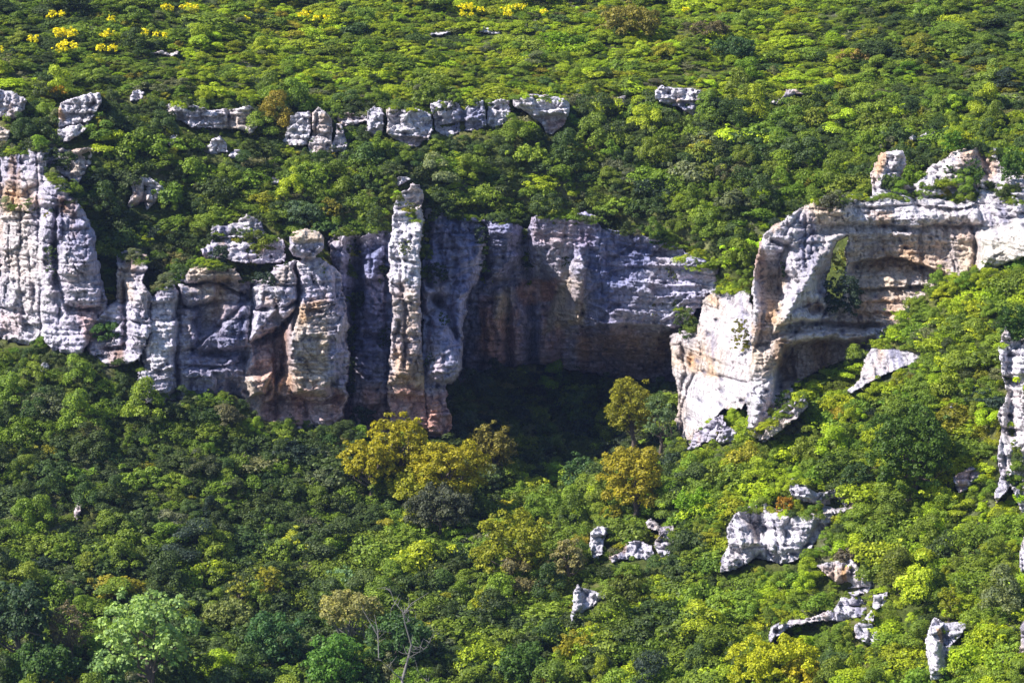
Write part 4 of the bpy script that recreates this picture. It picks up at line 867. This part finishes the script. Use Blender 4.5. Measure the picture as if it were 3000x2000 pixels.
bush('small green bush on the foot of the arch rock',1760,895,1820,945,(.05,.10,.02),depth=302,k=18)
bush('dark bush filling the gap at the left of the pillar top',838,462,896,550,'dark',depth=333,k=26)
bush('dark bush on the cliff rim above the shaded wall',1215,440,1300,505,'dark',depth=333,k=26)
bush('broad green bush on the cliff rim, right part over the cave wall',1370,455,1440,525,'dark',depth=333,k=26)
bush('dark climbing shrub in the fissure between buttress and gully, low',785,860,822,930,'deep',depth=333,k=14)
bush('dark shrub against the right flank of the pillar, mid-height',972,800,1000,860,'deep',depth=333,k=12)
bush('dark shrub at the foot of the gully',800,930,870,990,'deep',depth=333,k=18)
bush('bright lime bush under the tapering block of the rock band',1180,275,1240,322,(.17,.25,.01),depth=348)
bush('bright lime dome near the top, left of two',1232,72,1312,108,(.17,.28,.01),k=24)
bush('bright lime dome near the top, right of two',1310,96,1395,122,(.15,.25,.01),k=24)
bush('dark green bush high on the right, under the red-brown scrub',1630,82,1745,140,(.045,.09,.025),k=34)
bush('red-brown scrub on the upper right slope',1580,45,1680,90,(.13,.11,.055),k=30)
bush('orange-brown dry bush in the upper right',1915,112,2005,148,(.22,.16,.05),k=24)
bush('large dark bush high on the right slope, left of the domes',2165,215,2240,262,(.06,.12,.012),k=28)
bush('bright green round bush right of the cave, middle of the slope',1545,1120,1640,1195,(.13,.24,.008),k=30)
bush('dark olive round bush above the striped outcrop',1870,1030,1975,1110,(.075,.12,.012),k=34)
bush('orange-green bush growing on the striped outcrop',1780,1135,1830,1180,(.24,.13,.01),depth=286)
bush('dark bush shading the knobbly rock above the striped outcrop',1925,1060,2010,1140,(.04,.075,.02),k=26)
bush('grey heather-like bush over the dark-undercut rock',1910,1258,1990,1300,(.10,.085,.06),k=22)

# bare branches
def bare_tree(label, px, py, pts_px, name='dead_tree', group=None):
    base, d = ground_pt(px, py); d = d - 3
    base = P(px, py, d)
    o = bpy.data.objects.new(name, None); COL.objects.link(o); o.location = base; tag(o, label, 'tree', group)
    V, Q = [], []; g = np.random.default_rng(9)
    for i, (line, r0) in enumerate(pts_px):
        pp = [P(x, y, d + .8 * math.sin(i * 2.1 + j)) - base for j, (x, y) in enumerate(line)]
        tube(V, Q, pp, [.6 * r0 * (1 - .75 * j / (len(pp) - 1)) for j in range(len(pp))], 6)
        if i == 0:
            link('trunk', mesh_np('trunk', np.array(V), np.array(Q), None, True, PALEBARK), o); V, Q = [], []
    for line, r0 in pts_px:
        for _ in range(5):
            j = g.integers(0, len(line) - 1); t_ = g.random(); x = line[j][0] + (line[j + 1][0] - line[j][0]) * t_; y = line[j][1] + (line[j + 1][1] - line[j][1]) * t_
            a_ = g.normal() * .9; l_ = g.uniform(14, 34); q1 = (x + math.sin(a_) * l_ * .5, y - math.cos(a_) * l_ * .5); a_ += g.normal() * .4
            tube(V, Q, [P(x, y, d) - base, P(*q1, d + g.normal() * .4) - base, P(q1[0] + math.sin(a_) * l_ * .6, q1[1] - math.cos(a_) * l_ * .6, d + g.normal() * .6) - base], [.035, .025, .01], 4)
    link('branches', mesh_np('branches', np.array(V), np.array(Q), None, True, PALEBARK), o)
    return o
bare_tree('bare pale branching tree rising in front of the dark green tree',925,1600,[([(925,1600),(924,1560),(938,1510),(945,1480),(930,1430),(925,1400)],.30),
  ([(924,1560),(900,1540),(870,1510)],.16),([(870,1510),(868,1450),(860,1410)],.12),([(945,1480),(968,1500)],.07),([(925,1410),(945,1385),(985,1360)],.10),([(925,1405),(905,1380),(895,1350)],.08),
  ([(938,1510),(975,1490),(990,1470)],.06),([(930,1430),(955,1420)],.05),([(868,1460),(845,1420),(830,1395)],.07),([(985,1570),(960,1540),(945,1480)],.06)])
bare_tree('pair of bare crooked pale stems under the cream-topped tree',845,1490,[([(850,1490),(838,1465),(832,1430),(828,1400)],.14),([(838,1465),(825,1440),(805,1420)],.08),([(832,1430),(845,1410),(850,1395)],.07),([(815,1460),(808,1430),(795,1405)],.08)])

# yellow broom
BROOM = [(120,60,185,92),(122,92,185,115),(128,110,158,120),(103,24,150,40),(228,68,262,88),(218,100,244,118),(246,102,270,116),(62,82,92,100),(-6,108,8,122),(322,66,342,80),(350,72,366,84),(372,74,386,86),(410,8,458,22),(368,10,402,24),
  (245,36,268,50),(556,38,574,46),(680,24,718,38),(705,34,765,48),(1048,6,1092,24),(1050,24,1088,36),(1145,12,1205,22),(1150,22,1178,36),(1095,16,1115,26),(1240,22,1260,30),(1568,18,1584,26),(108,196,160,216),(1180,8,1210,16)]
for i, (x0, y0, x1, y1) in enumerate(BROOM):
    big = x1 - x0 > 45
    if i == 0: lab = 'largest mass of bright yellow flowering broom, upper left'
    elif i == 25: lab = 'dull orange-yellow broom on the slope above the stacked rock'
    elif i == 18: lab = 'compact yellow broom clump at the top edge, right of centre'
    elif y0 < 60 and x0 > 1000: lab = 'small yellow flowering broom along the top edge, right half'
    elif y0 < 60: lab = 'yellow flowering broom near the top edge, left half'
    else: lab = 'yellow flowering broom bush in the upper left cluster'
    bush(lab, x0 - 2, y0 - 2, x1 + 2, y1 + 5, depth=float(terr_d(np.array([(x0 + x1) / 2]), np.array([y1 + 5.0]))[0]) - 2.0, col= 'flower' if i != 25 else (.40,.24,.01), leaf=.26, k=12, name='broom_bush', group='yellow broom bushes on the upper slope' if lab.startswith(('small yellow', 'yellow flow')) else None, tipf=.1, dens=.9)

# ------------------------------------------------------------------ scatter of shrubs
def palette_weights(px, py):
    """rows of weights over the species list, by where on the hill the shrub grows"""
    n = len(px); W = np.zeros((n, len(SP)))
    def put(m, d):
        for k, v in d.items(): W[:, SP.index(k)] = np.where(m, v, W[:, SP.index(k)])
    K = ['bright', 'mid', 'dark', 'grey', 'olive', 'brown', 'deep', 'lime']
    def pw(m, *v): put(m, dict(zip(K, v)))
    nz = fbm(px / 260, py / 120, 0, 3, 91)
    pw(np.ones(n, bool), .2, .4, .28, .08, .06, .01, .05, .03)
    top = py < 240
    pw(top, .50, .28, .08, .06, .11, .005, .01, .05)
    pw(top & ((px < 420 + 150 * nz) | (px > 1950 - 200 * nz)), .16, .42, .26, .07, .12, .02, .04, .01)
    pw((py >= 240) & (py < 660) & (px < 1750), .16, .34, .36, .08, .05, .005, .12, .03)
    pw((py > 780) & (px < 820), .04, .42, .44, .10, .02, .005, .10, .005)
    pw((py > 590) & (px > 1560), .38, .42, .14, .02, .06, .005, .03, .06)
    pw((py > 1150) & (px > 820) & (px < 1560), .18, .40, .26, .05, .10, .01, .06, .02)
    pw((px > 1000) & (px < 1560) & (py > 800) & (py < 1110), 0, .3, .5, .1, 0, 0, .3, 0)  # darker leaves in the cave, its shade put into their colour
    return W
SP = ['bright', 'mid', 'dark', 'grey', 'olive', 'brown', 'deep', 'lime']

def rock_mask(px, py, m, small=False):
    bad = np.zeros(px.shape, bool)
    for outline, hole in ROCKS:
        x0 = min(p[0] for p in outline) - 5; x1 = max(p[0] for p in outline) + 5; y0 = min(p[1] for p in outline) - 5; y1 = max(p[1] for p in outline) + 5
        if small and (x1 - x0) * (y1 - y0) > 60000: continue
        s = (px > x0) & (px < x1) & (py > y0) & (py < y1)
        if s.any():
            k = np.where(s)[0]; bad[k[sdpoly(px[k], py[k], outline) > m]] = True
    return bad

M = 150000
cx = RNG.uniform(-420, 2780, M); cy = RNG.uniform(-160, 1760, M)
dd = terr_d(cx, cy); w0 = P(cx, cy, dd)
wx_ = P(cx + 6, cy, terr_d(cx + 6, cy)); wy_ = P(cx, cy + 6, terr_d(cx, cy + 6))
ar = np.linalg.norm(np.cross(wx_ - w0, wy_ - w0), axis=1) / 36
thr = np.percentile(ar, 95); keepm = RNG.random(M) < np.clip(ar / thr, 0.1, 1)
big = fbm(cx / 70, cy / 45, 0, 2, 55)
size = np.exp(RNG.normal(0, .46, M)) * (1.20 + .5 * big) * np.where((cy > 1230) & (cx < 1700), 1.25, 1)            # radius in metres
size = np.where((cx < 850) & (cy > 760) & (cy < 1250), size * .84, size)
size = np.clip(size, .42, 3.4)

size = np.where(cy < 250, size * .70 * np.exp(RNG.normal(0, .28, M)), size)
cave = (cx > 1040) & (cx < 1560) & (cy > 790) & (cy < 1110)
pr = size * F / dd                                                   # radius in photo units
bad0 = rock_mask(cx, cy, 0) | rock_mask(cx, cy - 6, 0)
keep0 = keepm.copy()
bad = rock_mask(cx, cy, 0) | rock_mask(cx, cy - pr * .55, 2) | rock_mask(cx, cy - pr * .9, 9) | rock_mask(cx, cy - pr * .5, -4, True) | rock_mask(cx, cy - pr * .25, -4, True) | rock_mask(cx, cy - pr * .8, -3, True) | rock_mask(cx, cy - pr * 1.15, 0, True)
# small bare rocks keep a clear foot
bad |= sdpoly(cx, cy, [(1440,505),(1520,500),(1620,530),(1640,600),(1560,585),(1450,530)]) > (30 * RNG.normal(0, 1, M))
keepm &= ~bad
# thin out overlaps with a simple grid
idxk = np.where(keepm)[0]; idxk = idxk[np.argsort(-size[idxk])]
cell = {}; sel = []
for i in idxk:
    p = w0[i]; c = (int(p[0] // 3), int(p[1] // 3), int(p[2] // 3)); okk = True; s = size[i]
    for a in (-1, 0, 1):
        for b_ in (-1, 0, 1):
            for e in (-1, 0, 1):
                for (q, sq) in cell.get((c[0] + a, c[1] + b_, c[2] + e), ()):
                    dx = p[0] - q[0]; dy = p[1] - q[1]; dz = p[2] - q[2]
                    if dx * dx + dy * dy + dz * dz < (.33 * (s + sq)) ** 2: okk = False; break
                if not okk: break
            if not okk: break
        if not okk: break
    if okk:
        cell.setdefault(c, []).append((p, s)); sel.append(i)
sel = np.array(sel)
_rej = np.setdiff1d(np.where(keep0 & ~bad0)[0], sel); UG = np.stack([cx[_rej], cy[_rej], dd[_rej]], 1)
print('shrubs', len(sel))
cx = cx[sel]; cy = cy[sel]; dd = dd[sel]; size = size[sel]; w0 = w0[sel]; pr = pr[sel]
# small plants rooted along the tops and ledges of the cliffs
EDGE = [([(430,612),(545,606)],330,12),([(345,680),(425,634)],328,9),([(560,640),(625,606)],331,8),([(748,540),(900,520)],336,26),([(1000,478),(1110,510)],343,22),([(1120,495),(1215,515)],349,20),
 ([(1222,495),(1386,505)],346,26),([(1386,520),(1560,560)],344,24),([(1560,562),(1650,610)],340,16),([(1560,600),(1640,612)],337,12),([(1640,668),(1724,664)],330,14),([(1740,520),(1840,475)],317,12),([(1840,470),(2000,448)],321,20),
 ([(2010,450),(2250,455)],321,26),([(2100,440),(2250,400)],324,16),([(2250,340),(2352,400)],325,22),([(2260,420),(2352,470)],321,16),([(1720,1010),(1850,905)],304,16),([(2010,790),(2150,660)],316,16),([(2150,655),(2352,590)],315,20),
 ([(1540,690),(1600,750)],336,10),([(0,352),(100,338)],334,26),([(110,398),(200,480)],333,22),([(0,470),(120,480)],333,8),([(255,590),(340,600)],334,12),([(480,545),(660,545)],337,22),([(460,600),(560,606)],333,12),([(800,560),(815,900)],332,26),
 ([(968,480),(985,640)],338,12),([(1110,520),(1108,640)],347,10),([(1208,520),(1215,640)],348,10),([(890,440),(975,520)],334,12),([(350,920),(560,930)],323,26),([(600,975),(790,985)],325,20),([(100,812),(330,850)],325,26),
 ([(985,245),(1175,230)],351,26),([(770,262),(840,262)],352,10),([(890,248),(985,255)],351,8),([(1190,218),(1300,224)],354,9),([(400,240),(580,245)],350,10),([(2290,780),(2352,1150)],274,16),([(1690,1170),(1890,1180)],286,18),([(1820,1105),(1960,1145)],289,10)]
ex, ey, ed, es = [], [], [], []
for (a_, b_), dep, cnt in EDGE:
    for _ in range(int(cnt * 1.7)):
        t_ = RNG.random(); ex.append(a_[0] + (b_[0] - a_[0]) * t_ + RNG.normal() * 3); ey.append(a_[1] + (b_[1] - a_[1]) * t_ + RNG.normal() * 5 + 4); ed.append(dep + RNG.normal() * .8); es.append(float(np.exp(RNG.normal(-.30, .40))))
for outline_, hole_ in ROCKS:
    xs_ = [q_[0] for q_ in outline_]; ys_ = [q_[1] for q_ in outline_]
    if (max(xs_) - min(xs_)) * (max(ys_) - min(ys_)) > 30000: continue
    mx_, my_ = sum(xs_) / len(xs_), sum(ys_) / len(ys_)
    for j_ in range(len(outline_)):
        x0_, y0_ = outline_[j_]; x1_, y1_ = outline_[(j_ + 1) % len(outline_)]; L_ = math.hypot(x1_ - x0_, y1_ - y0_)
        low = (y0_ + y1_) / 2 > my_
        for _ in range(int(L_ / (15 if low else 30) + RNG.random())):
            t_ = RNG.random(); x_ = x0_ + (x1_ - x0_) * t_; y_ = y0_ + (y1_ - y0_) * t_
            ex.append(x_ + (x_ - mx_) * .04 + RNG.normal() * 2); ey.append(y_ + (7 if low else 0) + abs(RNG.normal()) * 3); es.append(float(RNG.uniform(.22, .6)))
ed = [surface_d(x_, y_) + .25 for x_, y_ in zip(ex, ey)]
ex = np.array(ex); ey = np.array(ey); ed = np.array(ed); es = np.clip(np.array(es), .25, 1.7)
cx = np.concatenate([cx, ex]); cy = np.concatenate([cy, ey]); dd = np.concatenate([dd, ed]); size = np.concatenate([size, es]); w0 = np.concatenate([w0, P(ex, ey, ed)]); pr = np.concatenate([pr, es * F / ed])
ug = UG[RNG.permutation(len(UG))[:12000]]
cx = np.concatenate([cx, ug[:, 0]]); cy = np.concatenate([cy, ug[:, 1]]); dd = np.concatenate([dd, ug[:, 2]]); us = RNG.uniform(.45, .85, len(ug)); size = np.concatenate([size, us]); w0 = np.concatenate([w0, P(ug[:, 0], ug[:, 1], ug[:, 2])]); pr = np.concatenate([pr, us * F / ug[:, 2]])
sel = np.arange(len(cx))
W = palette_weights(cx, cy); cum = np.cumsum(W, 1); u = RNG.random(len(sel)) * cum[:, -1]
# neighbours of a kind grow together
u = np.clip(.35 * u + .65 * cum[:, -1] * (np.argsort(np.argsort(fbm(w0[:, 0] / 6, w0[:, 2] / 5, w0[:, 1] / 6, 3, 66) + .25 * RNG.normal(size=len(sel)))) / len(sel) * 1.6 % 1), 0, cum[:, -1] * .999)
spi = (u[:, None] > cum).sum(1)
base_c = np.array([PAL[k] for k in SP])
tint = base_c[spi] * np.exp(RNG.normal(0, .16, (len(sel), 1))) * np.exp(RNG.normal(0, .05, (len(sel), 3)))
kind = RNG.integers(0, 9, len(sel))
tall = (RNG.random(len(sel)) < .16) & (cy > 240) & (size > 1.0) & ~rock_mask(cx, cy - pr * 1.7, 0, True)
kind = np.where(tall, 9 + RNG.integers(0, 3, len(sel)), kind)
sz = RNG.uniform(.6, 1.1, len(sel)) * np.where(cy < 235, .60, 1.0)
sx = RNG.uniform(.85, 1.35, len(sel)); _ = 0
rz = RNG.uniform(0, 6.283, len(sel))
inframe = (cx > 15) & (cx < 2337) & (cy > 40) & (cy < 1560) & ~((cx > 1040) & (cx < 1560) & (cy > 790) & (cy < 1110))
order = np.where(inframe)[0]; order = order[np.argsort(-pr[order])][:296]
single = np.zeros(len(sel), bool); single[order] = True

WORD = {'bright': 'bright yellow-green', 'mid': 'mid-green', 'dark': 'dark green', 'grey': 'dusty grey-green', 'olive': 'olive-yellow', 'brown': 'brownish', 'deep': 'very dark green', 'lime': 'lime-green'}
def place_word(x, y):
    if y < 235: return 'on the open upper slope above the rock band' + (', left third' if x < 784 else ', middle third' if x < 1568 else ', right third')
    if y < 640 and x < 700: return 'on the slope between the long ledge and the buttress'
    if y < 640 and x < 1200: return 'on the slope between the rock band and the pillar'
    if y < 640 and x < 1750: return 'on the slope above the cave'
    if y < 640: return 'on the slope above the arch rock'
    if x < 780: return 'on the slope under the left cliffs' + (', upper part' if y < 1120 else ', lower part' if y < 1330 else ', near the bottom edge')
    if x < 1560: return 'in the valley scrub below the cave' + (', near the bottom edge' if y > 1400 else '')
    if y < 1000: return 'on the right slope directly under the arch rock'
    if y < 1250: return 'on the right slope around the dark oak'
    return 'on the lower right slope among the white outcrops'
for i in order:
    me = SHRUBS[kind[i]]
    o = bpy.data.objects.new('shrub' if kind[i] < 9 else 'small_tree', me); COL.objects.link(o)
    o.location = w0[i] - np.array([0, 0, .1 * size[i]]); o.rotation_euler = (0, 0, rz[i]); o.scale = (size[i] * sx[i], size[i], size[i] * sz[i])
    o.color = (*tint[i], 1)
    t = kind[i] >= 9; pw = place_word(cx[i], cy[i]); k = SP[spi[i]]
    lab = ('small upright %s tree ' if t else 'rounded %s shrub ') % WORD[k] + pw
    tag(o, lab, 'tree' if t else 'shrub', ('%s %s %s' % (WORD[k], 'small trees' if t else 'shrubs', pw)))

# the rest of the scrub, past the 300 individuals: one object of instances
rest = ~single
nR = int(rest.sum())
pm = bpy.data.meshes.new('maquis_scrub'); pm.vertices.add(nR)
pm.vertices.foreach_set('co', (w0[rest] - np.array([0, 0, .1]) * size[rest][:, None]).astype(np.float32).ravel())
def attr(nm, typ, arr, key):
    a_ = pm.attributes.new(nm, typ, 'POINT'); a_.data.foreach_set(key, arr.ravel())
attr('tint', 'FLOAT_COLOR', np.concatenate([tint[rest], np.ones((nR, 1))], 1).astype(np.float32), 'color')
attr('scl', 'FLOAT_VECTOR', (size[rest][:, None] * np.stack([sx[rest], np.ones(nR), sz[rest]], 1)).astype(np.float32), 'vector')
attr('rot', 'FLOAT_VECTOR', np.stack([RNG.normal(0, .12, nR), RNG.normal(0, .12, nR), rz[rest]], 1).astype(np.float32), 'vector')
attr('pick', 'INT', kind[rest].astype(np.int32), 'value')
mo = link('maquis_scrub', pm); tag(mo, 'dense low mediterranean scrub covering the whole hillside between the rocks', 'scrub', None, 'stuff')
src = {}
for o in list(COL.objects):
    if o.type == 'MESH' and o.data in SHRUBS and o.data.name not in src: src[o.data.name] = o
ng = bpy.data.node_groups.new('scrub_scatter', 'GeometryNodeTree')
ng.interface.new_socket('Geometry', in_out='INPUT', socket_type='NodeSocketGeometry'); ng.interface.new_socket('Geometry', in_out='OUTPUT', socket_type='NodeSocketGeometry')
gi = ng.nodes.new('NodeGroupInput'); go = ng.nodes.new('NodeGroupOutput'); ip = ng.nodes.new('GeometryNodeInstanceOnPoints')
g2 = ng.nodes.new('GeometryNodeGeometryToInstance')
for nm, o in src.items():
    oi = ng.nodes.new('GeometryNodeObjectInfo'); oi.inputs['Object'].default_value = o; oi.transform_space = 'ORIGINAL'
    sm_ = ng.nodes.new('GeometryNodeSetMaterial'); sm_.inputs['Material'].default_value = LEAFM
    ng.links.new(oi.outputs['Geometry'], sm_.inputs['Geometry']); ng.links.new(sm_.outputs['Geometry'], g2.inputs[0])
def named(nm, typ):
    n_ = ng.nodes.new('GeometryNodeInputNamedAttribute'); n_.data_type = typ; n_.inputs['Name'].default_value = nm; return n_.outputs['Attribute']
ng.links.new(gi.outputs[0], ip.inputs['Points']); ng.links.new(g2.outputs[0], ip.inputs['Instance']); ip.inputs['Pick Instance'].default_value = True
ng.links.new(named('pick', 'INT'), ip.inputs['Instance Index']); ng.links.new(named('scl', 'FLOAT_VECTOR'), ip.inputs['Scale'])
er = ng.nodes.new('FunctionNodeEulerToRotation'); ng.links.new(named('rot', 'FLOAT_VECTOR'), er.inputs[0]); ng.links.new(er.outputs[0], ip.inputs['Rotation'])
ng.links.new(ip.outputs[0], go.inputs[0])
md = mo.modifiers.new('scatter', 'NODES'); md.node_group = ng

# ------------------------------------------------------------------ the air of the valley
hz = bpy.data.materials.new('air'); t = nt(hz)
vo = N(t, 'ShaderNodeVolumePrincipled'); vo.inputs['Color'].default_value = (.40, .52, 1.0, 1); vo.inputs['Density'].default_value = .00008; vo.inputs['Anisotropy'].default_value = .3
t.links.new(vo.outputs[0], N(t, 'ShaderNodeOutputMaterial').inputs['Volume'])
lo = np.array([w[..., 0].min() - 5, w[..., 1].min() - 5, w[..., 2].min() - 1.5]); hi_ = np.array([w[..., 0].max() + 5, w[..., 1].max() + 5, w[..., 2].max() + 12])
lo[1] = min(lo[1], -20)
bv = [(lo[0] if i & 1 == 0 else hi_[0], lo[1] if i & 2 == 0 else hi_[1], lo[2] if i & 4 == 0 else hi_[2]) for i in range(8)]
hb = link('haze', mesh_np('haze', np.array(bv), np.array([(0, 2, 3, 1), (4, 5, 7, 6), (0, 1, 5, 4), (2, 6, 7, 3), (0, 4, 6, 2), (1, 3, 7, 5)]), None, False, hz)); tag(hb, 'thin bluish air filling the valley', None, None, 'stuff')

# ------------------------------------------------------------------ light, sky, camera
S = Vector((-.66, -.17, .70)).normalized()
sun = bpy.data.lights.new('sun', 'SUN'); sun.energy = 5.0; sun.angle = math.radians(.53); sun.color = (1.0, .955, .90)
so = bpy.data.objects.new('sun', sun); COL.objects.link(so); so.rotation_euler = S.to_track_quat('Z', 'Y').to_euler(); so.location = (-100, 200, 150)
wd = bpy.data.worlds.new('World'); SC.world = wd; wd.use_nodes = True; t = wd.node_tree
bgn = t.nodes['Background']; sky = t.nodes.new('ShaderNodeTexSky'); sky.sky_type = 'NISHITA'; sky.sun_disc = False
sky.sun_elevation = math.asin(S.z); sky.sun_rotation = math.atan2(S.x, S.y); sky.altitude = 300; sky.dust_density = .4; sky.ozone_density = 2.5
t.links.new(sky.outputs[0], bgn.inputs[0]); bgn.inputs[1].default_value = .10
cam = bpy.data.cameras.new('camera'); co = bpy.data.objects.new('camera', cam); COL.objects.link(co)
co.rotation_euler = (math.radians(90) - PITCH, 0, 0); cam.sensor_width = 36; cam.lens = 36 * F / 2352; cam.clip_end = 5000; cam.clip_start = 1
SC.camera = co
SC.view_settings.view_transform = 'Standard'; SC.view_settings.look = 'None'; SC.view_settings.gamma = 1; SC.view_settings.exposure = .98
SC.cycles.max_bounces = 6; SC.cycles.diffuse_bounces = 3; SC.cycles.transmission_bounces = 3; SC.cycles.use_denoising = True
